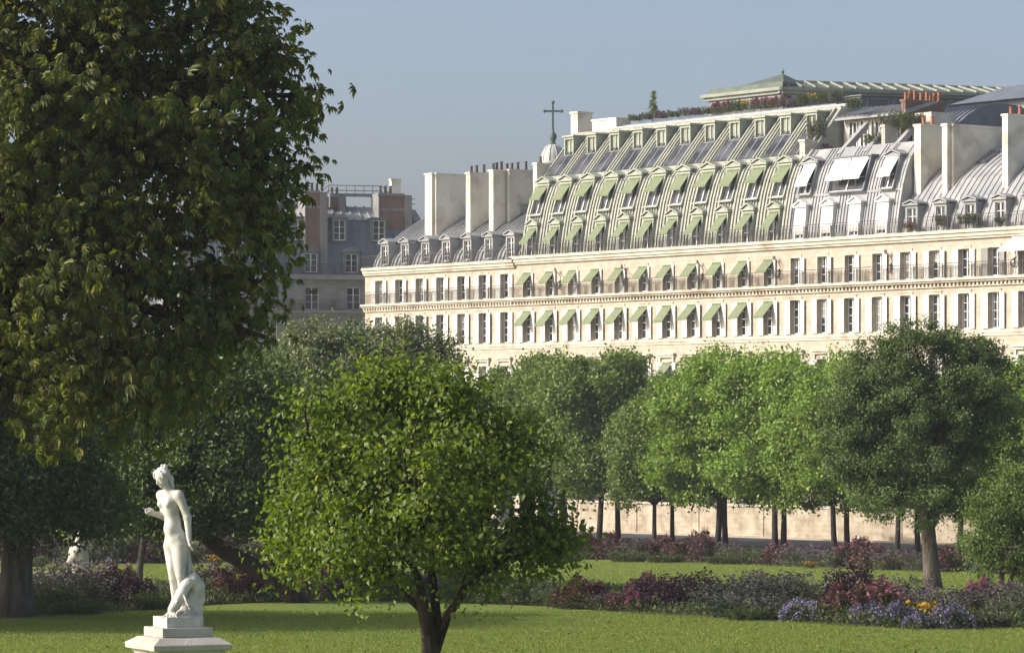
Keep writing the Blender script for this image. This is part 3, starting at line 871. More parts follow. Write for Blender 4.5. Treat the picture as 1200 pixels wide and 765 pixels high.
ribs(mb, np.arange(-13.8, 0.05, 0.6), prof, 27.6, zc5-0.05, 0.08, 0.1)
mb.build('vaulted_roof', M['zinc_far'], r5)
mb = MB(); zq = zc5; mb.box(-6, 3.6, 12.2, 13.0, 27, zq+0.2); cq = mb.build('chimney', M['brick'], r5)
for k in range(13):
    mb = MB(); mb.lathe([(0.2,0),(0.17,0.1),(0.15,0.6),(0.2,0.62),(0.18,0.72)], (-5.6+k*0.72, 12.6, zq+0.2), 9); mb.build('chimney_pot', M['pot'], cq)

# glass roofed pavilion on the hotel roof terrace
def pav_pt(px, b): 
    s = fs(px, b); return fw(s, b), s
bp = 13.0
(p_l, s_l), (p_c, s_c) = pav_pt(831, bp), pav_pt(917, bp)
z_e = fz(917, 104, bp); z_w0 = 33.5
ang = math.atan2(0.326, 0.945)
Lw = 30.0
p_r = (p_c[0]+Lw*0.945, p_c[1]+Lw*0.326)
ll = math.hypot(p_c[0]-p_l[0], p_c[1]-p_l[1])
r6 = thing('glass_pavilion', 'long low rooftop pavilion with dark green glazed roof above the flower terrace', 'pavilion', (p_c[0], p_c[1], 33.5))
def rel(p, z): return (p[0]-p_c[0], p[1]-p_c[1], z-33.5)
back = (0.8*9, 0.6*9)
Pl, Pc, Pr = p_l, p_c, p_r
Pl2 = (Pl[0]+back[0], Pl[1]+back[1]); Pr2 = (Pr[0]-0.326*9, Pr[1]+0.945*9)
mb = MB()
mb.prism([rel(Pl, 30.0), rel(Pc, 30.0), rel(Pr, 30.0), rel(Pr2, 30.0), rel(Pl2, 30.0)], (0,0,z_e-30.0-0.15))
body = mb.build('wall', M['zinc_dark'], r6)
def seg_box(mb, P, Q, t0, t1, out0, out1, z0, z1, m=0):
    dx, dy = Q[0]-P[0], Q[1]-P[1]; l = math.hypot(dx, dy); dx /= l; dy /= l; nx, ny = dy, -dx
    pts = [(P[0]+dx*t0+nx*out0, P[1]+dy*t0+ny*out0), (P[0]+dx*t1+nx*out0, P[1]+dy*t1+ny*out0), (P[0]+dx*t1+nx*out1, P[1]+dy*t1+ny*out1), (P[0]+dx*t0+nx*out1, P[1]+dy*t0+ny*out1)]
    mb.prism([rel(p, z0) for p in pts], (0,0,z1-z0), m)
for P, Q, L_, n in ((Pl, Pc, ll, 3), (Pc, Pr, Lw, 12)):
    for k in range(n):
        a0 = L_*k/n+0.25; a1 = L_*(k+1)/n-0.25
        mb = MB(); seg_box(mb, P, Q, a0, a1, 0.0, 0.06, 33.6, z_e-0.55); g = mb.build('window', M['white'] if False else M['zinc'], r6)
        mb = MB(); seg_box(mb, P, Q, a0+0.1, a1-0.1, 0.0, 0.10, 33.7, z_e-0.65); mb.build('pane', M['glass_grn'], g)
mb = MB()
for P, Q, L_ in ((Pl, Pc, ll), (Pc, Pr, Lw)):
    seg_box(mb, P, Q, -0.5, L_+0.5, -0.1, 0.55, z_e-0.15, z_e+0.12); seg_box(mb, P, Q, -0.4, L_+0.4, -0.1, 0.3, z_e-0.42, z_e-0.152)
mb.build('eaves', M['eave'], r6)
# hipped roof of the front room, then the long glazed slope
mb = MB()
zt6 = fz(905, 90.5, bp+4)
def lerp(p, q, t): return (p[0]+(q[0]-p[0])*t, p[1]+(q[1]-p[1])*t)
e0 = (Pl[0]-0.8*0.55, Pl[1]-0.6*0.55); e1 = (Pc[0]-0.8*0.3, Pc[1]-0.6*0.5)
mb.prism([rel(Pl, z_e+0.12), rel(Pc, z_e+0.12), rel((Pc[0]+3.2,Pc[1]+5.4), z_e+0.12), rel(Pl2, z_e+0.12)], (0,0,0.5))
top0 = lerp(lerp(Pl, Pc, 0.5), lerp(Pl2, (Pc[0]+3.2,Pc[1]+5.4), 0.5), 0.42); top1 = lerp(lerp(Pl, Pc, 0.75), lerp(Pl2, (Pc[0]+3.2,Pc[1]+5.4), 0.75), 0.42)
_c = [Pl, Pc, (Pc[0]+3.2,Pc[1]+5.4), Pl2]
def bi(u, v): return lerp(lerp(_c[0], _c[1], u), lerp(_c[3], _c[2], u), v)
base = [rel(bi(0.34,0.06), z_e+0.62), rel(bi(0.99,0.06), z_e+0.62), rel(bi(0.99,0.8), z_e+0.62), rel(bi(0.34,0.8), z_e+0.62)]
T0, T1 = rel(top0, zt6-0.2), rel(top1, zt6)
mb.face([base[0], base[1], T1, T0]); mb.face([base[1], base[2], T1]); mb.face([base[2], base[3], T0, T1]); mb.face([base[3], base[0], T0])
hip = mb.build('hipped_roof', M['green_dark'], r6)
mb = MB(); mb.tube([T1, (T1[0],T1[1],T1[2]+0.5)], [0.08,0.02], 6); mb.lathe([(0.02,0),(0.14,0.1),(0.14,0.2),(0.02,0.3)], T1, 8); mb.build('finial', M['copper'], hip)
mb = MB()
zr = fz(935, 93.5, bp+3)
nx, ny = -0.326, 0.945
Q0 = (Pc[0]+0.945*1.0+nx*4.5, Pc[1]+0.326*1.0+ny*4.5); Q1 = (Pr[0]+nx*4.5, Pr[1]+ny*4.5)
mb.face([rel(Pc, z_e+0.13), rel(Pr, z_e+0.13), rel(Q1, zr), rel(Q0, zr)])
Q2, Q3 = (Q1[0]+nx*4.5, Q1[1]+ny*4.5), (Q0[0]+nx*4.5, Q0[1]+ny*4.5)
mb.face([rel(Q0, zr), rel(Q1, zr), rel(Q2, z_e+0.13), rel(Q3, z_e+0.13)])
mb.face([rel(Pr, z_e+0.13), rel(Q2, z_e+0.13), rel(Q1, zr)])
gr = mb.build('glazed_roof', M['green_dark'], r6)
mb = MB()
for k in range(24):
    t = (k+0.4)/24
    A = lerp(Pc, Pr, t); B_ = lerp(Q0, Q1, t)
    dx, dy = 0.945*0.12, 0.326*0.12
    a3, b3 = rel(A, z_e+0.16), rel(B_, zr+0.03)
    mb.prism([a3, b3, (b3[0]+dx,b3[1]+dy,b3[2]), (a3[0]+dx,a3[1]+dy,a3[2])], (0,0,0.16))
mb.tube([rel(Q0, zr+0.05), rel(Q1, zr+0.05)], 0.13, 6)
mb.build('glazing_bar', M['eave'], gr)

# dark roof at the right-hand edge behind the pavilion
x, y = fw(fs(1150, 20), 20)
r7 = thing('slate_roofed_house', 'house with dark blue slate roof at the top right corner behind the pavilion', 'building', (x, y, 0.1), FROT)
zq = fz(1160, 104, 20)
mb = MB(); mb.box(-2.5, 20, 0, 12, 0, zq-1.2); mb.build('wall', M['zinc_dark'], r7)
mb = MB(); mb.prism([(-3.0,-0.8,zq-1.2),(-3.0,12.8,zq-1.2),(-3.0,6,zq+0.7)], (23.5,0,0)); mb.build('roof', M['zinc_dark'], r7)
mb = MB(); mb.box(6.5, 7.6, -0.3, 1.0, zq-3, zq+0.8); mb.build('chimney', M['plaster'], r7)

# church lantern with a cross
x, y, _ = at(648, 190, 402)
px_m = 402/F
def zz(py): return ZC+(HOR-py)*px_m
r8 = thing('church_lantern', 'pale domed church lantern with a dark metal cross behind the roofs', 'church', (x, y, 0.1))
mb = MB(0,0,0.1)
mb.lathe([(7.5,0.1),(7.5,22),(7.2,23),(6.2,27),(4.0,30.5),(2.0,33.0),(1.6,33.6)], (0,0,0), 24)
mb.build('great_dome', M['lead'], r8, smooth=True)
mb = MB(0,0,0.1); mb.lathe([(1.55,33.4),(1.55,33.7),(1.25,33.75),(1.25,zz(193)),(1.5,zz(193)+0.02),(1.5,zz(190))], (0,0,0), 20)
for k in range(8):
    a = 2*math.pi*k/8+0.2
    mb.lathe([(0.17,33.75),(0.15,zz(193))], (1.38*math.cos(a), 1.38*math.sin(a), 0), 8)
mb.build('drum', M['lead'], r8)
mb = MB(0,0,0.1)
z0, z1 = zz(190), zz(167)
prof = [(1.42,z0)]+[(1.28*math.cos(t*math.pi/2*0.93), z0+0.1+(z1-z0-0.3)*math.sin(t*math.pi/2)) for t in np.linspace(0,1,9)]
mb.lathe(prof, (0,0,0), 20)
for k in range(10):
    a = 2*math.pi*k/10
    mb.tube([(p[0]*1.02*math.cos(a), p[0]*1.02*math.sin(a), p[1]) for p in prof[1:]], 0.045, 5)
mb.build('dome', M['lead'], r8, smooth=True)
mb = MB(0,0,0.1); z0 = zz(168)
mb.lathe([(0.4,z0-0.2),(0.22,z0+0.15),(0.3,z0+0.3),(0.42,z0+0.7),(0.3,z0+1.05),(0.12,z0+1.2),(0.16,z0+1.4),(0.06,z0+1.6)], (0,0,0), 12)
mb.build('finial', M['copper'], r8, smooth=True)
mb = MB(0,0,0.1); t = 0.10; zt_, zc_ = zz(120), zz(130.5)
mb.box(-t, t, -t, t, z0+1.4, zt_); mb.box(-0.92, -t, -t, t, zc_-t, zc_+t); mb.box(t, 0.92, -t, t, zc_-t, zc_+t)
for (cx, cz) in ((-0.92,zc_),(0.92,zc_),(0,zt_)):
    mb.lathe([(0.02,-0.2),(0.18,-0.08),(0.18,0.08),(0.02,0.2)], (cx,0,cz), 8)
mb.build('cross', M['copper'], r8)

# ---- shaded building on the far left -------------------------------------------
YL = 400.0
def lx(px, y=YL): return (px-600)*y/F
def lz(py, y=YL): return ZC+(HOR-py)*y/F
aL = math.atan2(0.326, 0.945)*0.8
x0 = lx(380)
r9 = thing('shaded_apartment_block', 'shaded blue grey mansard block with brick chimneys, behind the big tree on the left', 'building', (x0, YL, 0.1), aL)
# local x along its facade; window spacing 48 px -> m
def lxx(px): return (px-380)*YL/F/math.cos(aL)
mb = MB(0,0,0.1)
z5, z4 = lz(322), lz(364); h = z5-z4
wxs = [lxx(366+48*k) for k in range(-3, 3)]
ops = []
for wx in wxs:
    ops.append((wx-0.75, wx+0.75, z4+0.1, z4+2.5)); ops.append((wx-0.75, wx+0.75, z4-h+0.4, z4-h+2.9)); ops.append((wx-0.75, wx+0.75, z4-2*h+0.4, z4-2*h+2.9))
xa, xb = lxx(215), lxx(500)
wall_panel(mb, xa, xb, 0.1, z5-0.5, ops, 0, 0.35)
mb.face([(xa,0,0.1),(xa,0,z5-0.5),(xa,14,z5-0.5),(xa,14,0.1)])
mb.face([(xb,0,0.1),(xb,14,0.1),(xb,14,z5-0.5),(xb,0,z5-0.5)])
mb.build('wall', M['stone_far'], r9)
mb = MB(0,0,0.1)
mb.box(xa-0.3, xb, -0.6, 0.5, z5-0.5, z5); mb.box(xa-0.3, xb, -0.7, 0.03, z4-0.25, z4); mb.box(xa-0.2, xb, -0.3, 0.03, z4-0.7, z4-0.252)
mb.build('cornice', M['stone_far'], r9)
for zz_, nm in ((z5, 'roof_railing'), (z4, 'balcony_railing')):
    mb = MB(0,0,0.1); railing(mb, xa, xb, -0.5, zz_, 1.15, [w+2.2 for w in wxs]); mb.build(nm, M['iron'], r9)
class LB(MB): pass
def sash2(x0, x1, z0, z1, y, parent):
    mb = sash(0, x0, x1, z0, z1, y, fr=0.06, bars=2); w = mb.build('window', M['white'], parent)
    mb = MB(0,0,0.1); mb.box(x0+0.03, x1-0.03, y+0.065, y+0.09, z0+0.03, z1-0.03); mb.build('pane', M['glass'], w)
for o_ in ops: sash2(o_[0]+0.01, o_[1]-0.01, o_[2]+0.01, o_[3]-0.01, 0.25, r9)
zr = lz(238); PLf = [(0.5,z5),(0.9,z5+2.0),(1.7,z5+4.3),(2.4,z5+6.0),(6.0,zr)]
mb = MB(0,0,0.1); roof_shell(mb, xa, xb, PLf[:4], z5-0.4, 13)
ribs(mb, np.arange(xa+0.3, xb, 0.75), PLf, z5+0.05, z5+5.95, 0.07, 0.06)
mb.build('zinc_roof', M['zinc_far'], r9)
mb = MB(0,0,0.1); PU = [(2.25,z5+6.0),(6.0,zr)]; roof_shell(mb, xa, xb, PU, z5+5.5, 12.5); ribs(mb, np.arange(xa+0.3, xb, 0.95), PU, z5+6.05, zr-0.05, 0.16, 0.16)
mb.build('upper_roof', M['zinc'], r9)  # lighter zinc than the lower slope: sunlight on it put into the colour
def dorm2(px, y, py0, py1, w, gl):
    c = lxx(px); z0, z1 = lz(py0), lz(py1)
    mb = MB(0,0,0.1)
    for p, q in ((c-w/2-0.2, c-w/2), (c+w/2, c+w/2+0.2)): mb.box(p, q, y, y+2.4, z0-0.1, z1)
    mb.box(c-w/2-0.2, c+w/2+0.2, y, y+2.4, z1, z1+0.2)
    if gl: mb.prism([(c-w/2-0.5,y-0.25,z1+0.2),(c+w/2+0.5,y-0.25,z1+0.2),(c,y-0.25,z1+0.75)], (0,2.6,0))
    else: mb.box(c-w/2-0.35, c+w/2+0.35, y-0.2, y+2.4, z1+0.202, z1+0.32)
    d = mb.build('dormer', M['zinc_far'], r9)
    sash2(c-w/2, c+w/2, z0, z1, y+0.15, d)
for k in range(-3, 3): dorm2(365+47*k, 0.1, 319, 297, 1.35, True)
for px in (306, 352, 400, 446): dorm2(px, 0.9, 281, 257, 1.25, False)
def brick_stack(pxa, pxb, pya, pyb, y, n):
    xa_, xb_ = lxx(pxa), lxx(pxb); z0, z1 = lz(pyb), lz(pya)
    mb = MB(0,0,0.1); mb.box(xa_, xb_-0.35, y, y+3.4, z0, z1); c = mb.build('chimney', M['brick'], r9)
    mb = MB(0,0,0.1); mb.box(xb_-0.35, xb_+0.45, y-0.15, y+3.5, z0-3, z1+0.1); mb.box(xa_-0.15, xb_-0.352, y-0.12, y+3.5, z1+0.002, z1+0.28); mb.box(xa_-0.03, xb_-0.352, y-0.05, y-0.001, z1-1.6, z1-1.35); mb.box(xa_-0.12, xa_, y-0.12, y+3.4, z0, z1)
    mb.build('quoin', M['stone_far'], c)
    for k in range(n):
        mb = MB(0,0,0.1); mb.lathe([(0.16,0),(0.13,0.7),(0.17,0.72),(0.15,0.85)], (xa_+0.3+k*0.55, y+0.8, z1+0.28), 8); mb.build('chimney_pot', M['pot_dark'], c)
brick_stack(360, 380, 226, 300, 0.6, 4)
brick_stack(449, 482, 227, 268, 2.0, 3)
brick_stack(398, 411, 228, 240, 4.5, 2)
# railed walkway on the roof
mb = MB(0,0,0.1); yk = 5.5
pts = [(300,226),(384,226),(398,213),(460,213),(474,226),(500,228)]
for h_ in (0.0, 0.55):
    mb.tube([(lxx(p[0]), yk, lz(p[1])-h_) for p in pts], 0.05, 5)
for a_, b_ in zip(pts, pts[1:]):
    n = max(2, int(abs(b_[0]-a_[0])/9))
    for k in range(n):
        t = k/n; px, py = a_[0]+(b_[0]-a_[0])*t, a_[1]+(b_[1]-a_[1])*t
        mb.box(lxx(px)-0.03, lxx(px)+0.03, yk-0.03, yk+0.03, lz(py)-1.2, lz(py))
mb.prism([(lxx(384),yk-0.6,lz(238)),(lxx(400),yk-0.6,lz(226)),(lxx(400),yk-0.6,lz(226)+0.25),(lxx(384),yk-0.6,lz(238)+0.25)], (0,1.2,0))
mb.box(lxx(400), lxx(460), yk-0.6, yk+0.6, lz(226), lz(226)+0.28); mb.box(lxx(290), lxx(384), yk-0.6, yk+0.6, lz(238), lz(238)+0.2)
mb.build('roof_walkway', M['zinc_far'], r9)
mb = MB(0,0,0.1); mb.box(lxx(481), lxx(492), 9, 10.2, lz(260), lz(203)); mb.box(lxx(481)-0.1, lxx(492)+0.1, 8.9, 10.3, lz(203)+0.002, lz(203)+0.15); mb.build('vent_tower', M['plaster'], r9)

# ------------------------------------------------------------------ foliage
def unit(a): return a/np.maximum(np.linalg.norm(a, axis=1, keepdims=True), 1e-9)
def leaf_arrays(c, ax, nr, size, width=0.55, fold=0.12, droop=0.15):
    """one folded blade (two triangles) per leaf"""
    side = unit(np.cross(ax, nr)); nr = np.cross(side, ax)
    L = size[:, None]
    base = c; tip = c + ax*L - nr*L*droop
    mid = c + ax*L*0.45
    l = mid + side*L*width*0.5 + nr*L*fold; r = mid - side*L*width*0.5 + nr*L*fold
    v = np.stack([base, r, tip, l], axis=1).reshape(-1, 3)
    n = len(c); i = np.arange(n)[:, None]*4
    f = np.concatenate([i+np.array([[0,1,2]]), i+np.array([[0,2,3]])], axis=1).reshape(-1, 3)
    return v, f
def clump_points(lobes, n_clumps, shell=0.78, rough=0.22):
    lobes = np.array(lobes, float)
    wts = (lobes[:,3]*lobes[:,4]*lobes[:,5])**(2/3); wts /= wts.sum()
    k = rng.choice(len(lobes), n_clumps, p=wts)
    d = unit(rng.normal(size=(n_clumps, 3)))
    rad = np.where(rng.random(n_clumps) < shell, 0.72+0.3*rng.random(n_clumps), 0.72*rng.random(n_clumps)**0.45)
    rad *= 1 + rough*(rng.random(n_clumps)-0.5)*2
    c = lobes[k,:3] + d*lobes[k,3:]*rad[:,None]
    return c, d, k
def fill_leaves(c, d, per, spread, size, up=0.5, outw=0.6, hang=0.0):
    n = len(c)
    cc = np.repeat(c, per, axis=0); dd = np.repeat(d, per, axis=0)
    sc = np.repeat(spread*(0.6+0.8*rng.random(n)), per)[:,None]
    p = cc + rng.normal(size=cc.shape)*sc*np.array([1,1,0.72])
    ax = unit(rng.normal(size=cc.shape) + dd*outw + np.array([0,0,-hang]))
    nr = unit(rng.normal(size=cc.shape)*0.75 + dd*0.5 + np.array([-0.3,-0.1,up]))     # blades lean to the light
    s = size*(0.65+0.7*rng.random(len(cc)))
    return p, ax, nr, s
def curve(p, q, n=5, sag=0.0, wob=0.0):
    p, q = np.array(p, float), np.array(q, float); L = np.linalg.norm(q-p)
    out = []
    for k in range(n+1):
        t = k/n
        x = p+(q-p)*t + np.array([0,0,sag*L*math.sin(math.pi*t)])
        if 0 < k < n: x = x + rng.normal(size=3)*wob*L
        out.append(tuple(x))
    return out
def wood(mb, stems, lobes, clumps, r_limb, r_twig=0.02, n_twig=60, n=6):
    """limbs from stem tops to the lobes, twigs on to the clumps"""
    lob = np.array(lobes, float)
    mids = []
    for L in lob:
        st = min(stems, key=lambda s: (s[0]-L[0])**2+(s[1]-L[1])**2+(s[2]-L[2])**2)
        pts = curve(st, L[:3], 5, 0.06, 0.035)
        mb.tube(pts, list(np.linspace(r_limb, r_limb*0.3, len(pts))), n)
        mids += pts[2:]
    mids = np.array(mids)
    if len(clumps):
        idx = rng.choice(len(clumps), min(n_twig, len(clumps)), replace=False)
        for i in idx:
            q = clumps[i]; k = np.argmin(((mids-q)**2).sum(1)); pts = curve(mids[k], q, 3, 0.04, 0.05)
            mb.tube(pts, list(np.linspace(max(r_twig*2, r_limb*0.25), r_twig*0.5, len(pts))), 4, cap=False)

def plant_tree(name, label, cat, base, lobes, leafmat, bark, trunk, r_limb, n_clumps, per, spread, size, group=None, up=0.5, hang=0.0, width=0.55, outw=0.6, shell=0.78, rough=0.22, n_twig=80, droop=0.15):
    """trunk: list of (list of points, list of radii); tops are the stem ends"""
    t = thing(name, label, cat, base, 0, group)
    mb = MB()
    stems = []
    for pts, rad in trunk:
        mb.tube(pts, rad, 10); stems.append(pts[-1])
    c, d, k = clump_points(lobes, n_clumps, shell, rough)
    wood(mb, stems, lobes, c, r_limb, n_twig=n_twig)
    mb.build('trunk', bark, t, smooth=True)
    p, ax, nr, s = fill_leaves(c, d, per, spread, size, up, outw, hang)
    v, f = leaf_arrays(p, ax, nr, s, width, droop=droop)
    np_mesh('crown', v, f, leafmat, t)
    return t
def plobes(lst, d, base):
    """lobes given as photo ellipse (px, py, rx, ry) + depth offset and depth radius in metres, at distance d"""
    out = []
    for px, py, rx, ry, dy, ryd in lst:
        x, y, z = at(px, py, d)
        out.append((x-base[0], y+dy-base[1], z-base[2], rx*d/F, ryd, ry*d/F))
    return out

M['lf_row'] = mat_leaf('plane_leaf', (0.108,0.184,0.032), (0.223,0.344,0.067), (0.351,0.464,0.114), trans=0.35)
M['lf_row2'] = mat_leaf('dull_plane_leaf', (0.081,0.132,0.032), (0.163,0.240,0.062), (0.260,0.315,0.090), trans=0.3)
M['lf_yew'] = mat_leaf('evergreen_leaf', (0.066,0.110,0.036), (0.140,0.200,0.072), trans=0.25, gloss=0.025)
M['lf_ctr'] = mat_leaf('spring_green_leaf', (0.070,0.120,0.011), (0.140,0.205,0.020), (0.24,0.28,0.032), trans=0.45, gloss=0.03)
M['lf_grey'] = mat_leaf('silver_leaf', (0.105,0.140,0.067), (0.200,0.241,0.133), (0.315,0.347,0.218), trans=0.25)
M['lf_dark'] = mat_leaf('dark_leaf', (0.052,0.092,0.026), (0.115,0.180,0.050), (0.24,0.30,0.12), trans=0.32, gloss=0.03)
M['lf_chest'] = mat_leaf('chestnut_leaf', (0.065,0.092,0.018), (0.165,0.190,0.040), (0.32,0.28,0.06), trans=0.48, gloss=0.025)
M['lf_light'] = mat_leaf('willowy_leaf', (0.072,0.124,0.030), (0.154,0.234,0.062), (0.264,0.338,0.114), trans=0.35)

# ---- row of plane trees along the wall: four built, the rest copied -------------
protos = []
def row_proto(k):
    H = (12.6, 12.0, 12.2, 11.6)[k]
    lobes = [(0,0,6.4,3.3,3.3,2.9),(0.9,0.4,8.4,2.7,2.7,2.4),(-1.0,-0.4,8.0,2.6,2.6,2.4),(0.3*(k-1.5),0.2,H-2.8,1.8,1.8,2.2),
             (2.0,-1,6.0,2.0,2.0,2.1),(-2.2,1,5.9,1.9,1.9,2.0),(0.2,-1.5,5.4,2.3,2.1,1.7),(1.0-0.7*k,-0.8,H-2.0,1.0,1.0,1.7),(-1.5+0.8*k,0.3,H-3.2,1.1,1.1,1.6)]
    for j in range(11):
        a = 6.283*(j/11+0.07*k)+rng.random()*0.5; zz_ = 4.6+6.2*rng.random(); rr = 3.4*math.sqrt(max(0.1, 1-((zz_-6.6)/5.6)**2))
        lobes.append((rr*math.cos(a), rr*math.sin(a), zz_, 0.8+0.5*rng.random(), 0.8+0.5*rng.random(), 0.7+0.7*rng.random()))
    lobes.append((0.9*math.cos(k*2.1), 0.9*math.sin(k*2.1), H-0.8, 0.6, 0.6, 0.9))
    pts = [(0,0,-0.3),(0.03,0,0.4),(0.06*(k-1),0.05,1.8),(0.1*(k-1),0.05,3.4)]
    return plant_tree('plane_tree', '', 'tree', (0,0,0), lobes, M['lf_row'] if k < 2 else M['lf_row2'], M['bark_p'],
                      [(pts, [0.30,0.21,0.18,0.16])], 0.13, 470, 100, 0.36, 0.205, n_twig=90, up=0.4, width=0.75, rough=0.40)
for k in range(4): protos.append(row_proto(k))
QA, QB = 153.0, 147.0
def row_pos(px, q):
    d = q/(0.6+0.8*(px-600)/F); return ((px-600)*d/F, d, gz(d))
first = [True]*4
def put_row(px, q, k, label, sc, rot, grp):
    p = row_pos(px, q); s3 = (sc[0], sc[0], sc[1])
    if first[k]:
        first[k] = False; t = protos[k]; t.location = p; t.rotation_euler = (0,0,rot); t.scale = s3; t['label'] = label; t['group'] = grp
    else: dup(protos[k], p, rot, s3, label, grp)
GR = 'plane trees along the terrace wall'
NTH = ['second', 'third', 'fourth', 'fifth', 'sixth', 'seventh', 'eighth', 'ninth', 'tenth']
rowdata = [  # px, row, proto, (width, height)
    (634,QB,2,(0.98,1.04)), (662,QA,3,(0.96,1.08)), (701,QB,3,(1.05,1.07)), (725,QA,2,(1.0,1.06)), (767,QB,2,(0.76,0.90)), (788,QA,3,(0.8,0.95)),
    (841,QB,0,(1.02,1.02)), (850,QA,1,(0.98,1.05)), (908,QB,1,(1.03,1.0)), (918,QA,0,(1.0,1.03)), (978,QB,0,(0.92,0.95)), (993,QA,1,(0.92,1.0)),
    (1051,QB,2,(0.85,0.9)), (1076,QA,3,(0.9,0.92)), (1123,QB,3,(0.9,0.88)), (1150,QA,0,(0.95,0.95)), (1204,QB,0,(1.0,0.95))]
rlabel = ['plane tree at the right fringe of the multi-stemmed tree, thin dull crown',
 'plane tree in the back rank just left of the wall end pier',
 'plane tree with the stoutest dark trunk near the left end of the wall',
 'slim plane tree just right of the stoutest dark trunk',
 'small low plane tree, left of the pair in the dip between taller crowns',
 'small low plane tree, right of the pair in the dip between taller crowns',
 'bright green plane tree, front of the close pair right of the dip',
 'bright green plane tree, back of the close pair right of the dip',
 'bright green plane tree, left trunk of the pair that nearly touch',
 'bright green plane tree, right trunk of the pair that nearly touch',
 'bright plane tree, first dark trunk right of the nearly touching pair',
 'bright plane tree under the left edge of the large evergreen crown',
 'dull plane tree whose trunk stands close left of the thick evergreen trunk',
 'dull plane tree hidden directly behind the thick evergreen trunk',
 'dull plane tree whose dark trunk stands right of the thick evergreen trunk',
 'plane tree in the back rank above the pale bush at right',
 'bright plane tree cut by the right edge of the picture']
for (px, q, k, sc), lab in zip(rowdata, rlabel):
    put_row(px, q, k, lab, sc, rng.random()*6.28, GR)
for n_, (px, q) in enumerate(((598,QA),(566,QB),(528,QA),(470,QB),(405,QA),(340,QB),(276,QA),(214,QB),(150,QA),(88,QB),(24,QA))):
    lab = 'distant plane tree, ' + ('hidden behind the multi-stemmed tree' if n_ < 4 else 'seen only in gaps under the dark trees on the left')
    if n_ == 0: lab = 'dark rounded plane tree rising between the silvery tree and the row by the wall'
    put_row(px, q, 2+(n_ % 2), lab, (0.9+0.1*(n_ % 3), 0.98 if n_ == 0 else 0.88), rng.random()*6.28, 'plane trees hidden behind the nearer trees' if n_ > 0 else GR)

# ---- large evergreen on the right ------------------------------------------------
b = gp(1092, 690); d = b[1]
lob = plobes([(1075,480,62,66,0,2.4),(1030,500,52,52,0.3,2.0),(1000,515,34,44,0,1.4),(1125,470,50,50,-0.2,1.9),(1150,510,34,50,0.4,1.5),(1060,418,40,32,0,1.4),(1120,405,32,22,0.2,1.1),
              (1020,445,34,34,0,1.3),(1080,560,58,46,-0.4,2.0),(1035,560,36,40,0,1.4),(1120,560,38,44,0,1.5),(1150,440,32,30,0,1.1),(1165,475,24,30,0.2,0.9),(985,478,22,26,0,0.8),(1070,400,22,20,0,0.7),(1045,412,18,20,0,0.6),(1150,405,14,16,0,0.5),(1165,425,14,14,0,0.5),(970,505,16,18,0,0.5),(1000,455,18,18,0,0.6),(1182,500,14,18,0,0.5),(1098,388,12,14,0,0.4),(985,545,18,22,0,0.6),(1175,540,16,22,0,0.5)], d, b)
sc = d/F
plant_tree('evergreen_tree', 'large dark blue green evergreen tree with a thick pale trunk, in the front flower bed', 'tree', b, lob, M['lf_yew'], M['bark'],
    [([(0,0,-0.3),(0.02,0,0.3),(-0.05,0,1.2),(-0.15,0,2.4),(-0.3,0,3.6)], [0.54,0.37,0.31,0.28,0.24]), ([(-0.1,0,2.3),(0.3,0.1,3.3),(0.7,0.1,4.4)], [0.2,0.17,0.13])],
    0.14, 900, 150, 0.20, 0.115, n_twig=260, up=0.35, rough=0.46, width=0.5)

# ---- pale leafy bush tree at the right edge ---------------------------------------
b = gp(1172, 700); d = b[1]
lob = plobes([(1172,620,40,56,0,1.3),(1195,600,40,60,0.3,1.3),(1150,640,24,40,-0.2,0.9),(1215,640,40,60,0,1.4),(1185,570,30,28,0,0.8),(1150,595,22,22,0,0.7)], d, b)
plant_tree('bush_tree', 'loose pale green bush with hanging sprays at the right edge of the front bed', 'tree', b, lob, M['lf_light'], M['bark'],
    [([(0,0,-0.2),(0.05,0,0.6),(0.1,0,1.5)], [0.12,0.1,0.07]), ([(0.1,0.05,-0.2),(0.4,0,0.7),(0.8,0,1.6)], [0.1,0.08,0.05])],
    0.05, 330, 66, 0.20, 0.12, hang=0.7, up=0.2, n_twig=150, shell=0.5, rough=0.6, width=0.4)

# ---- multi-stemmed tree in the middle ---------------------------------------------
d = 62.0; bx = (505-600)*d/F; b = (bx, d, gz(d))
lob = plobes([(480,545,105,95,0,1.9),(395,555,90,80,0.3,1.5),(560,550,80,80,-0.2,1.4),(455,470,70,42,0,1.1),(525,468,42,38,0.2,0.8),(400,478,34,32,0,0.6),(362,590,42,54,0,1.0),(620,600,44,56,0.2,0.9),(440,630,85,45,-0.8,1.2),(545,625,70,42,-0.6,1.2),(360,510,45,45,-0.3,0.9),(590,510,38,40,0,0.8),(480,600,120,55,-1.0,1.2),(648,622,22,40,0,0.5),(465,448,34,24,0,0.5),(345,650,26,32,0,0.6),(622,652,36,34,0,0.6),(425,668,46,22,-0.3,0.7),(565,662,46,24,0.1,0.7),(645,640,22,36,0,0.4)], d, b)
def up_(px, py, dy=0.0): x, y, z = at(px, py, d); return (x-b[0], dy, z-b[2])
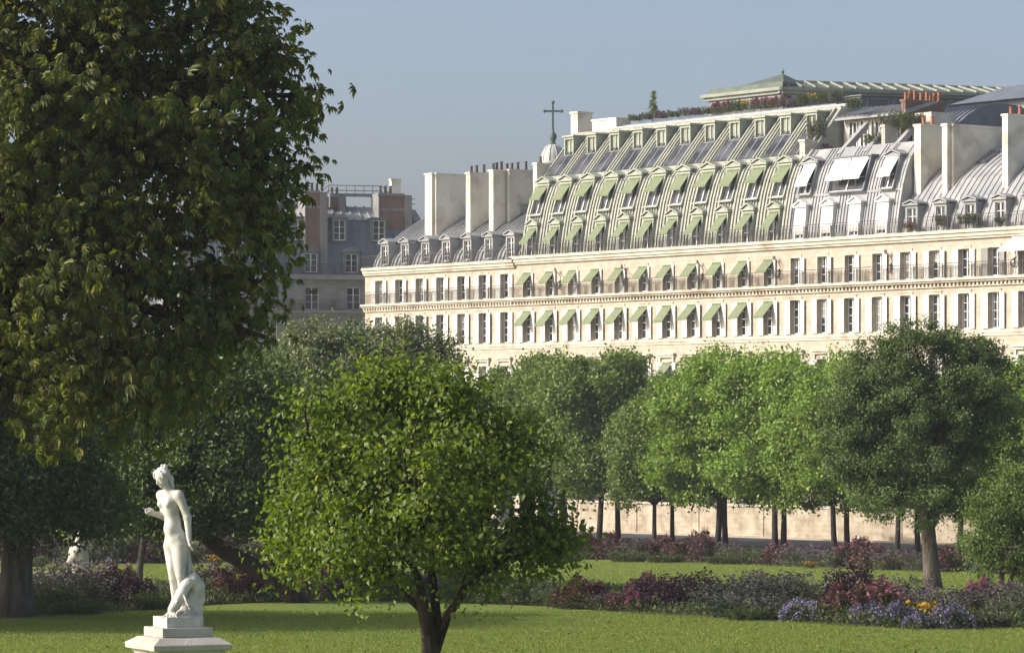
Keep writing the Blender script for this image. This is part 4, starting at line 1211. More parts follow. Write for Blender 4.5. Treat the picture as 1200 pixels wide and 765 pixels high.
plant_tree('small_tree', 'bright green spreading tree with several thin dark stems on the front lawn', 'tree', b, lob, M['lf_ctr'], M['bark_d'],
    [([(0,0,-0.2),up_(505,775),up_(503,745),up_(494,700,-0.1),up_(488,670,-0.2)], [0.2,0.16,0.14,0.09,0.06]),
     ([up_(506,772),up_(512,735,0.1),up_(509,700,0.2),up_(505,665,0.2)], [0.13,0.1,0.08,0.06]),
     ([up_(509,760),up_(525,720,-0.1),up_(545,690,-0.15),up_(566,672,-0.2)], [0.09,0.08,0.065,0.045]),
     ([up_(510,765),up_(523,725,0.15),up_(538,700,0.2),up_(552,668,0.25)], [0.08,0.075,0.06,0.045]),
     ([up_(499,720),up_(480,702,0),up_(462,680,0.1)], [0.06,0.05,0.035])],
    0.045, 330, 88, 0.25, 0.10, n_twig=330, up=0.3, hang=0.45, width=0.72, shell=0.42, rough=0.62, droop=0.25)

# ---- silvery tree behind it -------------------------------------------------------
b = gp(410, 688); d = b[1]
lob = plobes([(410,450,78,55,0,2.2),(460,430,56,45,0.3,1.6),(360,470,52,60,0,1.7),(420,520,100,60,0,2.4),(480,480,60,60,0,1.8),(340,430,30,36,0,1.0),(372,410,30,26,0,0.9),(425,398,42,20,0,0.9),(480,396,34,18,0,0.8),(520,412,24,20,0,0.6),(355,398,26,20,0,0.7),(500,440,36,36,0,1.0),(310,500,40,50,0,1.3)], d, b)
plant_tree('silvery_tree', 'broad silvery green tree rising behind the bright multi-stemmed tree', 'tree', b, lob, M['lf_grey'], M['bark'],
    [([(0,0,-0.2),(0,0,1.5),(0.1,0,3.0)], [0.3,0.24,0.2])], 0.13, 760, 80, 0.26, 0.135, n_twig=320, up=0.3, rough=0.35)
mbr = None

# ---- left: old tree with lit trunk -------------------------------------------------
b = gp(19, 724); d = b[1]
lob = plobes([(20,545,66,66,0,2.0),(70,560,56,60,-0.3,1.8),(-40,540,70,80,0,2.2),(110,590,40,42,0,1.2),(30,600,60,34,-0.6,1.4),(0,470,90,60,0.5,2.4),(90,490,60,50,0,1.8)], d, b)
t_old = plant_tree('broadleaf_tree', 'dark leafy tree on the stout half-lit trunk at the left edge', 'tree', b, lob, M['lf_dark'], M['bark'],
    [([(-0.05,0,-0.3),(-0.05,0,0.25),(0,0,1.0),(0.05,0,2.2),(0.1,0,3.6)], [0.66,0.54,0.47,0.42,0.38])], 0.2, 620, 74, 0.30, 0.15, n_twig=120, up=0.35)
old = t_old
for k_, (x_, y_, r_, s_, lab) in enumerate(((-25.0, 96.0, 1.1, 1.7, ''), (-31.0, 102.0, 2.6, 2.0, ''), (-36.0, 99.0, 5.2, 2.0, ''), (-28.5, 99.5, 3.3, 1.75, ''), (-39.0, 104.0, 0.9, 2.2, ''))):
    dup(old, (x_, y_, gz(y_)), r_, (s_, s_, s_), 'tree outside the left edge whose shadow lies across the front lawn', 'shade trees outside the left edge')
# leaning tree
b = gp(347, 706); d = b[1]
lob = plobes([(235,540,70,70,0,2.0),(190,575,64,52,0,1.8),(150,545,56,66,0.3,1.8),(265,480,60,52,0.4,1.8),(290,550,40,60,0.4,1.3),(235,440,60,44,0.6,1.6),(175,480,60,52,0.4,1.8),(215,600,60,30,-0.3,1.3),(275,600,34,30,0.2,1.0),(310,470,34,46,0.6,1.1)], d, b)
def ul(px, py, dy=0.0): x, y, z = at(px, py, d); return (x-b[0], dy, z-b[2])
plant_tree('leaning_tree', 'dark leafy tree with a black trunk leaning hard to the left behind the statue', 'tree', b, lob, M['lf_dark'], M['bark_d'],
    [([ul(353,716),ul(343,694),ul(325,680),ul(290,660),ul(262,645),ul(240,628),ul(215,590)], [0.42,0.37,0.33,0.30,0.27,0.25,0.2])], 0.14, 760, 80, 0.30, 0.16, n_twig=120, up=0.35)
# thin trunk behind the statue
b = gp(162, 688); d = b[1]
lob = plobes([(165,560,60,50,0,2.0),(120,580,44,40,0,1.5),(200,570,50,45,0,1.6),(150,520,50,40,0,1.6)], d, b)
plant_tree('slender_tree', 'slender tree with a thin grey leaning trunk just left of the statue', 'tree', b, lob, M['lf_dark'], M['bark'],
    [([(0,0,-0.2),(0.05,0,0.8),(0.25,0,2.0),(0.4,0,3.0)], [0.2,0.15,0.13,0.11])], 0.08, 260, 60, 0.32, 0.16, n_twig=40)
# deep green tree filling the background on the left
b = gp(318, 700); d = b[1]
lob = plobes([(260,480,60,60,0,2.6),(300,470,50,60,0,2.2),(220,500,60,70,0,2.6),(285,540,54,50,0,2.4),(140,500,80,80,0.5,3.0),(60,500,80,80,0.5,3.0),(-20,500,70,90,0.5,3.0)], d, b)
plant_tree('dense_tree', 'dense dark green tree filling the gap between chestnut and silvery tree', 'tree', b, lob, M['lf_dark'], M['bark_d'],
    [([(0,0,-0.2),(0,0,2.0),(0,0,4.0)], [0.35,0.3,0.25])], 0.2, 800, 56, 0.42, 0.2, n_twig=60)

# ---- chestnut ---------------------------------------------------------------------
d = 72.0
bx = (-60-600)*d/F; b = (bx, d, gz(d))
lob = plobes([(60,120,170,150,0,3.4),(200,150,120,120,-0.3,2.2),(270,90,80,110,0,1.6),(120,320,150,120,-0.4,2.8),(240,290,90,110,0,1.8),(290,200,58,70,0,1.2),(60,440,120,70,-0.5,2.2),(190,420,80,80,-0.2,1.7),(-60,250,160,200,0,3.4),(0,-40,200,120,0,3.4),(190,-20,120,90,0,2.2),(310,74,24,44,0,0.7),(335,190,22,30,0,0.5),(345,112,22,20,0,0.5),(300,330,24,44,0,0.6),(255,375,50,40,0.2,0.9),(-150,60,160,180,0,3.4),(266,15,40,60,0,0.8),(20,250,160,130,-0.8,2.4),(288,375,24,26,0,0.5),(357,106,18,12,0,0.4),(340,150,18,13,0,0.4),(330,205,20,13,0,0.4),(318,250,22,15,0,0.4),(318,295,20,18,0,0.4),(306,345,18,24,0,0.4),(310,395,14,16,0,0.3)], d, b)
t = thing('chestnut_tree', 'big chestnut tree with drooping palmate leaves filling the upper left', 'tree', b)
mb = MB()
H = ZC-b[2]
mb.tube([(0,0,-0.3),(0,0,0.5),(0.1,0,2.2),(0.4,0,4.5),(1.0,0,7.5),(1.6,0,10.5)], [0.85,0.62,0.52,0.46,0.36,0.22], 12)
c, dd, k = clump_points(lob, 1060, 0.62, 0.30)
wood(mb, [(0.1,0,2.6),(0.4,0,4.5),(1.0,0,7.5),(1.6,0,10.5)], lob, c, 0.17, n_twig=620)
mb.build('trunk', M['bark_d'], t, smooth=True)
per = 22
cc = np.repeat(c, per, axis=0); do = np.repeat(dd, per, axis=0)
p = cc + rng.normal(size=cc.shape)*np.array([0.31,0.31,0.24])
n = len(p)
stem = unit(rng.normal(size=(n,3))*0.55 + do*0.7 + np.array([0,0,-0.35]))      # direction of the leaf stalk
nr = unit(rng.normal(size=(n,3))*0.4 + do*0.5 + np.array([0,0,0.75]))
side = unit(np.cross(stem, nr)); nr = np.cross(side, stem)
V = []; Fc = []; off = 0
S = 0.225*(0.55+0.75*rng.random(n))
for a, l in ((-1.75,0.55),(-1.0,0.8),(-0.42,0.97),(0.12,1.0),(0.62,0.92),(1.3,0.7),(1.95,0.5)):
    ax = stem*math.cos(a) + side*math.sin(a) - nr*0.40 + np.array([0,0,-0.22])
    v, f = leaf_arrays(p, unit(ax), nr, S*l*(0.9+0.2*rng.random(n)), 0.31, 0.06, 0.25)
    V.append(v); Fc.append(f+off); off += len(v)
np_mesh('crown', np.concatenate(V), np.concatenate(Fc), M['lf_chest'], t)
print('leaf tris', sum(len(o.data.polygons) for o in bpy.data.objects if o.type == 'MESH' and o.name.startswith('crown')))

# ------------------------------------------------------------------ marble statue (signed distance body, one surface)
def surface_nets(fn, lo, hi, h):
    lo, hi = np.array(lo, float), np.array(hi, float)
    n = np.ceil((hi-lo)/h).astype(int)+1
    gx, gy, gz_ = (lo[i]+h*np.arange(n[i]) for i in range(3))
    X, Y, Z = np.meshgrid(gx, gy, gz_, indexing='ij')
    D = fn(np.stack([X, Y, Z], axis=-1).astype(np.float32))
    s = D < 0
    c = [s[i:n[0]-1+i, j:n[1]-1+j, k:n[2]-1+k] for i in (0,1) for j in (0,1) for k in (0,1)]
    cnt = sum(q.astype(int) for q in c)
    act = (cnt > 0) & (cnt < 8)
    idx = -np.ones(act.shape, int); ijk = np.argwhere(act); idx[act] = np.arange(len(ijk))
    acc = np.zeros((len(ijk), 3)); num = np.zeros(len(ijk))
    co = [(i,j,k) for i in (0,1) for j in (0,1) for k in (0,1)]
    for a in range(8):
        for b_ in range(a+1, 8):
            if sum(abs(co[a][t]-co[b_][t]) for t in range(3)) != 1: continue
            pa, pb_ = ijk+np.array(co[a]), ijk+np.array(co[b_])
            da, db = D[tuple(pa.T)], D[tuple(pb_.T)]
            m = (da < 0) != (db < 0)
            t = np.where(m, da/np.where(m, da-db, 1), 0)
            acc[m] += (pa+(pb_-pa)*t[:,None])[m]; num[m] += 1
    V = lo + h*acc/num[:,None]
    F_ = []
    for ax in range(3):
        u, v = [(1,2),(2,0),(0,1)][ax]
        sl0 = [slice(None)]*3; sl1 = [slice(None)]*3
        sl0[ax] = slice(0, -1); sl1[ax] = slice(1, None)
        e = s[tuple(sl0)] != s[tuple(sl1)]
        p = np.argwhere(e)
        ok = (p[:,u] > 0) & (p[:,v] > 0) & (p[:,u] < n[u]-1) & (p[:,v] < n[v]-1); p = p[ok]
        if not len(p): continue
        flip = ~s[tuple(p.T)]
        q = []
        for (a, b_) in ((1,1),(0,1),(0,0),(1,0)):
            r = p.copy(); r[:,u] -= a; r[:,v] -= b_; q.append(idx[tuple(r.T)])
        q = np.stack(q, 1); q[flip] = q[flip][:, ::-1]
        F_.append(q)
    return V, np.concatenate(F_)
def smin(a, b, k):
    h = np.clip(0.5+0.5*(b-a)/k, 0, 1); return b+(a-b)*h-k*h*(1-h)
def sd_cone(P, a, b, ra, rb):
    a, b = np.array(a, np.float32), np.array(b, np.float32); ab = b-a
    t = np.clip(((P-a)@ab)/float(ab@ab), 0, 1)
    return np.linalg.norm(P-a-t[...,None]*ab, axis=-1)-(ra+(rb-ra)*t)
def sd_ell(P, c, R, axes=None):
    q = P-np.array(c, np.float32)
    if axes is not None: q = q@np.array(axes, np.float32).T
    R = np.array(R, np.float32)
    k0 = np.linalg.norm(q/R, axis=-1); k1 = np.linalg.norm(q/(R*R), axis=-1)
    return k0*(k0-1)/np.maximum(k1, 1e-6)

fdir = np.array([-0.6,-0.8,0]); rdir = np.array([-0.8,0.6,0]); upv = np.array([0,0,1.0])   # her front, her right
def q3(px, dep, py): return np.array([px-213.0, dep, 720.0-py])
def statue_fn(P):
    AX = np.stack([rdir, fdir, upv])
    tilt = 0.16
    # trunk
    lean = np.array([0.30,0,0.95])
    chest = q3(199,0,586)
    d = sd_ell(P, chest, (12.5,8.8,15), AX)
    d = smin(d, sd_cone(P, q3(199,0,590), q3(203,0,611), 9.2, 9.0), 5)
    d = smin(d, sd_ell(P, q3(205.5,0,630), (13.6,11.0,16), AX), 6)
    d = smin(d, sd_ell(P, q3(202,-2,617)+fdir*2.5, (8.5,7.5,10), AX), 5)                      # belly
    for s in (-1, 1):
        d = smin(d, sd_ell(P, q3(207,0,637)-fdir*6+rdir*s*5.4, (7.4,7.4,8.4)), 3)                   # buttocks
        d = smin(d, sd_ell(P, q3(198,0,588)+fdir*7.2+rdir*s*5.6, (4.8,4.4,4.8)), 2.2)           # breasts
        d = smin(d, sd_cone(P, q3(198.5,0,575.5)+rdir*s*2, q3(199,0,577)+rdir*s*13, 4.2, 5.0), 3.5)  # shoulders
    d = smin(d, sd_cone(P, q3(199.5,0,578), q3(194,-2,566), 5.0, 4.4), 3)
    # arm hanging at the viewer's right
    sh = q3(199,0,578)-rdir*14.5; el = q3(220.5,-10,604); wr = q3(222.5,-12,629)
    d = smin(d, sd_ell(P, sh+np.array([0,0,-0.5]), (5.3,5.3,5.8)), 3)
    d = smin(d, sd_cone(P, sh, el, 5.3, 4.4), 2.5)
    d = smin(d, sd_cone(P, el, wr, 4.6, 2.9), 2)
    # bent arm
    sh2 = q3(199,0,578.5)+rdir*14.0; el2 = q3(193,9,603.5); wr2 = q3(179.5,2,599.5)
    d = smin(d, sd_ell(P, sh2+np.array([0,0,-0.5]), (5.0,5.0,5.6)), 3)
    d = smin(d, sd_cone(P, sh2, el2, 5.1, 4.3), 2.5)
    d = smin(d, sd_cone(P, el2, wr2, 4.6, 3.0), 2)
    # legs
    hA, kA, aA = q3(201.5,3,638), q3(203.5,-1,675), q3(205.5,2,710)
    hB, kB, aB = q3(211,-3,638), q3(212.5,-8,672), q3(215,-1,708)
    for h_, k_, a_ in ((hA,kA,aA),(hB,kB,aB)):
        d = smin(d, sd_cone(P, h_, k_, 10.4, 5.5), 2.2)
        d = smin(d, sd_cone(P, k_+np.array([0,0,-2]), a_, 5.0, 3.0), 1.6)
        d = smin(d, sd_ell(P, k_*0.62+a_*0.38-fdir*2.0, (4.6,4.6,10)), 2)
        d = smin(d, sd_cone(P, a_+np.array([0,0,-3])-fdir*1.5, a_+fdir*9+np.array([0,0,-7.5]), 3.2, 2.2), 2.5)
        for t in range(5):
            o = a_+fdir*8+rdir*(t-2)*1.3+np.array([0,0,-7.8]); d = smin(d, sd_cone(P, o, o+fdir*(3.0-0.3*abs(t-1)), 1.0, 0.8), 0.6)
    # head, turned and bowed to the viewer's left
    hc = q3(190.5,-3,557)
    hf = np.array([-0.66,-0.58,-0.48]); hf /= np.linalg.norm(hf)
    hr = np.cross(hf, upv); hr /= np.linalg.norm(hr); hu = np.cross(hr, hf)
    HA = np.stack([hr, hf, hu])
    g = lambda x, y, z: hc+hr*x+hf*y+hu*z
    hd = sd_ell(P, g(0,-0.5,1), (7.0,8.6,9.0), HA)
    hd = smin(hd, sd_ell(P, g(0,3.0,-4.5), (5.4,5.0,6.6), HA), 2.5)           # jaw
    hd = smin(hd, sd_ell(P, g(0,6.2,-8.6), (2.2,1.9,1.9), HA), 1.5)             # chin
    for s in (-1, 1):
        hd = -smin(-hd, sd_ell(P, g(2.7*s,8.6,-0.3), (1.9,1.6,1.2), HA), 0.8)     # eye hollows
        hd = smin(hd, sd_ell(P, g(2.7*s,7.0,-0.4), (1.5,1.0,0.8), HA), 0.4)       # lids
        hd = smin(hd, sd_ell(P, g(3.4*s,5.2,-3.4), (2.4,2.2,2.4), HA), 1.5)       # cheeks
        hd = smin(hd, sd_ell(P, g(6.8*s,-0.5,-1.6), (1.0,1.6,2.4), HA), 0.5)      # ears
    hd = smin(hd, sd_cone(P, g(0,7.8,0.6), g(0,9.9,-3.2), 0.8, 1.25), 0.7)       # nose
    hd = smin(hd, sd_ell(P, g(0,7.7,-5.6), (2.0,0.9,0.55), HA), 0.4); hd = smin(hd, sd_ell(P, g(0,7.5,-6.7), (1.7,0.9,0.6), HA), 0.4)   # lips
    d = smin(d, hd, 2.0)
    # closed hand
    pm = q3(175.5,0,597); d = smin(d, sd_ell(P, pm, (4.6,4.2,4.5)), 1.6)
    for t in range(4):
        a = pm+np.array([-1.5,-3.0+t*1.9,3.0-0.3*t]); b_ = a+np.array([-3.2,-0.2,-0.8]); c_ = b_+np.array([0.6,0,-3.4]); e_ = c_+np.array([2.2,0,-0.8])
        for u, v in ((a,b_),(b_,c_),(c_,e_)): d = smin(d, sd_cone(P, u, v, 1.05, 0.95), 0.35)
    d = smin(d, sd_cone(P, pm+np.array([1,-2,2.0]), pm+np.array([-2.6,-3.6,-1.2]), 1.2, 0.95), 0.5)
    # open relaxed hand
    d = smin(d, sd_ell(P, wr+np.array([1.0,-0.6,-4.2]), (2.4,3.2,4.4)), 1.4)
    for t, L_ in enumerate((6.0,6.8,6.3,5.0)):
        a = wr+np.array([1.4,-2.8+t*1.6,-7.0]); b_ = a+np.array([1.6,-0.3,-L_*0.5]); c_ = b_+np.array([2.2-0.2*t,0,-L_*0.42])
        d = smin(d, sd_cone(P, a, b_, 1.1, 0.95), 0.5); d = smin(d, sd_cone(P, b_, c_, 0.95, 0.7), 0.3)
    d = smin(d, sd_cone(P, wr+np.array([0,-3.0,-3.0]), wr+np.array([2.6,-5.0,-7.6]), 1.3, 0.8), 0.6)
    return d
def hair_fn(P):
    hc = q3(190.5,-3,557)
    hf = np.array([-0.66,-0.58,-0.48]); hf /= np.linalg.norm(hf)
    hr = np.cross(hf, upv); hr /= np.linalg.norm(hr); hu = np.cross(hr, hf)
    HA = np.stack([hr, hf, hu]); g = lambda x, y, z: hc+hr*x+hf*y+hu*z
    d = sd_ell(P, g(0,-2.2,2.8), (8.6,8.8,8.6), HA)
    d = np.maximum(d, -(((P-g(0,4.6,2.5))@np.array(-hf+0.75*hu, np.float32))+1.4))      # leave the face free
    for k in range(11):      # rolled waves round the brow
        a = math.pi*(k/10); o = g(8.0*math.cos(a), 3.2, 2.0+7.0*math.sin(a))
        d = smin(d, sd_ell(P, o, (2.3,2.6,2.3), HA), 0.8)
    for k in range(9):
        a = math.pi*(k/8); o = g(8.4*math.cos(a), -2.0, 2.2+7.6*math.sin(a)); d = smin(d, sd_ell(P, o, (2.0,2.6,2.0), HA), 0.8)
    d = smin(d, sd_ell(P, q3(192.5,-1,545.5), (4.0,4.0,3.6)), 1.5)
    for k in range(5): d = smin(d, sd_ell(P, q3(192.5+3.0*math.cos(k*1.3),-1+3.0*math.sin(k*1.3),544.5-0.3*k), (1.7,1.7,2.0)), 0.6)
    d = smin(d, sd_ell(P, q3(199,2,559), (4.6,4.6,5.0)), 2); d = smin(d, sd_cone(P, q3(200,2,562), q3(204,0,574), 3.2, 1.5), 1.5)
    P3 = P*0.9
    return d + 0.35*np.sin(P3[...,0]*1.3+P3[...,2]*0.7)*np.sin(P3[...,1]*1.4+P3[...,2]*0.5)
def drape_fn(P):
    d = sd_cone(P, q3(219.5,3,640), q3(221,3,668), 2.0, 4.2)
    d = smin(d, sd_cone(P, q3(221,3,668), q3(224,4,705), 4.2, 8.0), 4)
    x, y, z = P[...,0], P[...,1], P[...,2]
    d = d + 0.8*np.sin(x*1.0+y*0.6+0.06*z)                                 # folds
    return d
def support_fn(P):
    """the carved sea creature curled at her feet, on a rocky mound"""
    pts = [(233,3,700,7.4),(232.5,0,685,7.2),(227.5,-4,675.5,6.2),(220,-9,681,6.2),(214,-13,692,6.2),(208.5,-15,703,6.0),(203,-16,711,5.2)]
    d = None
    for a, b_ in zip(pts, pts[1:]):
        c = sd_cone(P, q3(a[0],a[1],a[2]), q3(b_[0],b_[1],b_[2]), a[3], b_[3]); d = c if d is None else smin(d, c, 3)
    d = smin(d, sd_cone(P, q3(229,4,715), q3(229,2,692), 8.5, 6.5), 4)
    d = smin(d, sd_ell(P, q3(214,0,721), (24,20,5)), 3)
    for k in range(5):      # fins spread on the plinth
        o = q3(203,-16,712); d = smin(d, sd_cone(P, o, o+np.array([-10+4.2*k,-5-1.0*k,-8]), 2.4, 0.9), 0.8)
    for k in range(3):
        o = q3(216+2*k,-17,692+5*k); d = smin(d, sd_cone(P, o, o+np.array([4.5,-4,-9]), 1.8, 0.9), 0.8)
    for k in range(7):      # dorsal ridge of short fins
        o = q3(233-4.2*k,-2-2.0*k,668+abs(k-1.2)*6.2); d = smin(d, sd_cone(P, o, o+np.array([-1.5,-3.0,4.5]), 2.0, 0.8), 0.8)
    e = q3(209.5,-22,702); d = smin(d, sd_ell(P, e, (1.8,1.2,1.6)), 0.5); d = -smin(-d, sd_cone(P, q3(196,-22,712), q3(208,-24,708), 0.9, 0.7), 0.5)
    d = smin(d, sd_cone(P, q3(222,-6,714), q3(224,-2,694), 6.0, 4.0), 2.0)
    x, y, z = P[...,0], P[...,1], P[...,2]
    return d + 0.18*np.sin(0.5*x+0.3*z)*np.sin(0.5*y-0.25*z)
SD = 55.0; sp = SD/F      # metres per photo pixel there
st_x, st_y = (213-600)*sp, SD
st_z = ZC+(HOR-722)*sp
PX, PY = (209-600)*sp, SD
ANG = math.radians(26)
lo_px = gz(SD)
ped = thing('pedestal', 'stepped pale stone pedestal with moulded cornice under the white statue', 'pedestal', (PX, PY, lo_px), ANG)
hz = st_z-lo_px
mb = MB()
def ring(mb, prof):      # square section mouldings
    for (h0, z0), (h1, z1) in zip(prof, prof[1:]):
        c0 = [(-h0,-h0,z0),(h0,-h0,z0),(h0,h0,z0),(-h0,h0,z0)]; c1 = [(-h1,-h1,z1),(h1,-h1,z1),(h1,h1,z1),(-h1,h1,z1)]
        for k in range(4): mb.face([c0[k], c0[(k+1)%4], c1[(k+1)%4], c1[k]])
    h, z = prof[-1]; mb.face([(-h,-h,z),(h,-h,z),(h,h,z),(-h,h,z)])
zs = lambda py: hz+(722-py)*sp
ring(mb, [(0.62,-0.2),(0.62,0.18),(0.54,0.25),(0.47,0.30),(0.47,zs(772)),(0.50,zs(765)),(0.535,zs(760.5)),(0.60,zs(759)),(0.61,zs(753.5)),(0.60,zs(752.5)),(0.53,zs(749)),(0.46,zs(745.5)),(0.38,zs(744.8))])
mb.build('die', M['pedestal'], ped)
mb = MB(); ring(mb, [(0.385,zs(744.7)),(0.39,zs(744)),(0.39,zs(734.6)),(0.385,zs(734))]); mb.build('plinth', M['pedestal'], ped)
st = thing('statue', 'white marble statue of a standing woman, head bowed, one arm bent, on the pedestal', 'statue', (st_x, st_y, st_z))
def carve(name, fn, lo, hi, h, parent, mat):
    V, Fq = surface_nets(fn, lo, hi, h)
    return np_mesh(name, V*sp, Fq, mat, parent, smooth=True)
carve('figure', statue_fn, (-46,-24,-3), (28,24,182), 0.62, st, M['marble'])
carve('hair', hair_fn, (-38,-20,140), (2,18,186), 0.5, st, M['marble'])
carve('drapery', drape_fn, (-4,-16,0), (24,18,96), 0.8, st, M['marble'])
carve('sea_creature', support_fn, (-32,-34,-6), (34,26,66), 0.8, st, M['marble'])
mb = MB(); s_, c_ = math.sin(ANG), math.cos(ANG)
hb = 0.285; ox = PX-st_x
cr = [(ox+x*c_-y*s_, x*s_+y*c_, (722-733.9)*sp) for x, y in ((-hb,-hb),(hb,-hb),(hb,hb),(-hb,hb))]
mb.prism(cr, (0,0,12.2*sp)); mb.build('base', M['marble'], st)

# pale weathered sculpture beyond the left bed
b = gp(92, 684); d2 = b[1]; s2 = d2/F
def old_fn(P):
    d = sd_cone(P, (0,0,0), (1,0,20), 13, 9)
    d = smin(d, sd_ell(P, (-1,0,21), (9,8,11)), 4); d = smin(d, sd_cone(P, (2,0,26), (7,0,45), 6.5, 7.5), 4)
    d = smin(d, sd_cone(P, (0,-6,24), (-9,-8,10), 4.5, 3.5), 3); d = smin(d, sd_cone(P, (9,0,48), (1,-6,34), 3.5, 2.6), 2); d = smin(d, sd_cone(P, (8,0,51), (10,0,55), 3.0, 2.8), 2)
    d = smin(d, sd_ell(P, (10,-1,59), (4.2,4.6,5.4)), 1.5)
    return d+0.5*np.sin(P[...,0]*0.9+0.2*P[...,2])*np.sin(P[...,1]*0.7+0.3*P[...,2])
st2 = thing('stone_sculpture', 'pale seated stone sculpture half hidden by leaves left of the white statue', 'statue', (b[0], b[1], b[2]))
V, Fq = surface_nets(old_fn, (-18,-18,-2), (20,18,68), 1.2); V[:,2] += 12; s2 *= 1.12
np_mesh('figure', V*s2, Fq, M['pedestal'], st2, smooth=True)
mb = MB(); mb.box(-13*s2, 13*s2, -12*s2, 12*s2, -0.2, 9*s2); mb.box(-15*s2, 15*s2, -14*s2, 14*s2, 9*s2, 12.5*s2); mb.build('base', M['pedestal'], st2)

# ------------------------------------------------------------------ flower beds
def leafset(n, R, H, size, up=0.6, shell=0.6, hang=0.0, width=0.5, upright=0.0):
    d = unit(rng.normal(size=(n,3))); d[:,2] = np.abs(d[:,2])
    rad = np.where(rng.random(n) < shell, 0.8+0.25*rng.random(n), rng.random(n)**0.5)
    rad *= 1+0.25*np.sin(d[:,0]*5+R*7)*np.cos(d[:,1]*6+H*5)
    c = d*np.array([R,R,H])*rad[:,None]; c[:,2] = np.maximum(c[:,2], 0.02)
    ax = unit(rng.normal(size=(n,3))*0.7 + d*0.6 + np.array([0,0,upright-hang]))
    nr = unit(rng.normal(size=(n,3))*0.7 + d*0.4 + np.array([0,0,up]))
    return leaf_arrays(c, ax, nr, size*(0.6+0.8*rng.random(n)), width), c, d
def spikes(n, R, H, blades, size):
    """upright stems clothed in narrow leaves"""
    a = rng.random(n)*6.283; r = R*np.sqrt(rng.random(n)); h = H*(0.55+0.45*rng.random(n))
    lean = np.stack([np.cos(a)*0.25*r/R, np.sin(a)*0.25*r/R, np.ones(n)], 1)
    i = np.repeat(np.arange(n), blades); t = rng.random(n*blades)
    c = np.stack([np.cos(a)*r, np.sin(a)*r, np.zeros(n)], 1)[i] + lean[i]*(h[i]*t)[:,None]
    ax = unit(rng.normal(size=(len(i),3))*0.8+np.array([0,0,0.7])); nr = unit(rng.normal(size=(len(i),3)))
    tips = np.stack([np.cos(a)*r, np.sin(a)*r, np.zeros(n)], 1)+lean*h[:,None]
    return leaf_arrays(c, ax, nr, size*(0.6+0.8*rng.random(len(i))), 0.3), tips
def flower_mesh(c, size, mat, parent, name='flowers'):
    n = len(c); c = np.repeat(c, 5, axis=0); k = np.tile(np.arange(5), n)
    a = k*1.2566+np.repeat(rng.random(n)*6, 5)
    nrm = np.repeat(unit(rng.normal(size=(n,3))*0.5+np.array([-0.3,-0.5,0.7])), 5, axis=0)
    ref = unit(np.cross(nrm, np.array([0.3,0.9,0.2]))); bi = np.cross(nrm, ref)
    ax = ref*np.cos(a)[:,None]+bi*np.sin(a)[:,None]
    v, f = leaf_arrays(c, unit(ax), nrm, np.full(len(c), size)*(0.7+0.6*rng.random(len(c))), 0.8, 0.05, -0.1)
    return np_mesh(name, v, f, mat, parent)
def fmat(name, a, b): return mat_leaf(name, a, b, trans=0.25, tcol=(1,1,1), gloss=0.02)
M['fo_purple'] = mat_leaf('plum_foliage', (0.024,0.018,0.024), (0.070,0.040,0.052), trans=0.15, tcol=(1.4,0.8,0.9))
M['fo_red'] = mat_leaf('wine_foliage', (0.050,0.040,0.030), (0.120,0.070,0.066), trans=0.2, tcol=(1.4,0.8,0.9))
M['fo_green'] = mat_leaf('bed_foliage', (0.045,0.068,0.028), (0.110,0.140,0.058), trans=0.3)
M['fo_grey'] = mat_leaf('grey_foliage', (0.075,0.090,0.064), (0.150,0.165,0.120), trans=0.2)
M['fo_blue'] = mat_leaf('blue_green_foliage', (0.045,0.060,0.050), (0.100,0.120,0.100), trans=0.2)
M['fl_pink'] = fmat('pink_petal', (0.22,0.06,0.10), (0.32,0.13,0.17))
M['fl_rose'] = fmat('rose_petal', (0.12,0.05,0.055), (0.20,0.09,0.095))
M['fl_lilac'] = fmat('lilac_petal', (0.16,0.14,0.26), (0.26,0.23,0.36))
M['fl_yellow'] = fmat('yellow_petal', (0.50,0.27,0.02), (0.62,0.38,0.03))
M['fl_mauve'] = fmat('mauve_petal', (0.10,0.075,0.10), (0.17,0.12,0.16))
M['fl_magenta'] = fmat('magenta_petal', (0.24,0.04,0.12), (0.34,0.08,0.20))
PROT = {}
def proto(key, build):
    if key not in PROT: PROT[key] = build()
    return PROT[key]
def mk_bush(leaf, R=0.8, H=1.0, n=2600, size=0.10, flower=None, nf=0, fs_=0.05, upright=0.0, name='flowering_bush'):
    t = thing(name, 'x', 'plant')
    (v, f), c, d = leafset(n, R, H, size, upright=upright)
    np_mesh('foliage', v, f, M[leaf], t)
    if flower:
        s = np.argsort(-(np.linalg.norm(c/np.array([R,R,H]), axis=1)+0.35*c[:,2]/H)+0.3*rng.random(n))[:nf]
        flower_mesh(c[s]*1.05+np.array([0,0,0.03]), fs_, M[flower], t)
    return t
def mk_spike(leaf, R=0.7, H=1.2, n=60, bl=26, size=0.13, flower=None, per=6, fs_=0.05, name='perennial_clump'):
    t = thing(name, 'x', 'plant')
    (v, f), tips = spikes(n, R, H, bl, size)
    np_mesh('foliage', v, f, M[leaf], t)
    if flower:
        q = np.repeat(tips, per, axis=0)+rng.normal(size=(len(tips)*per,3))*np.array([0.06,0.06,0.07])
        flower_mesh(q, fs_, M[flower], t)
    return t
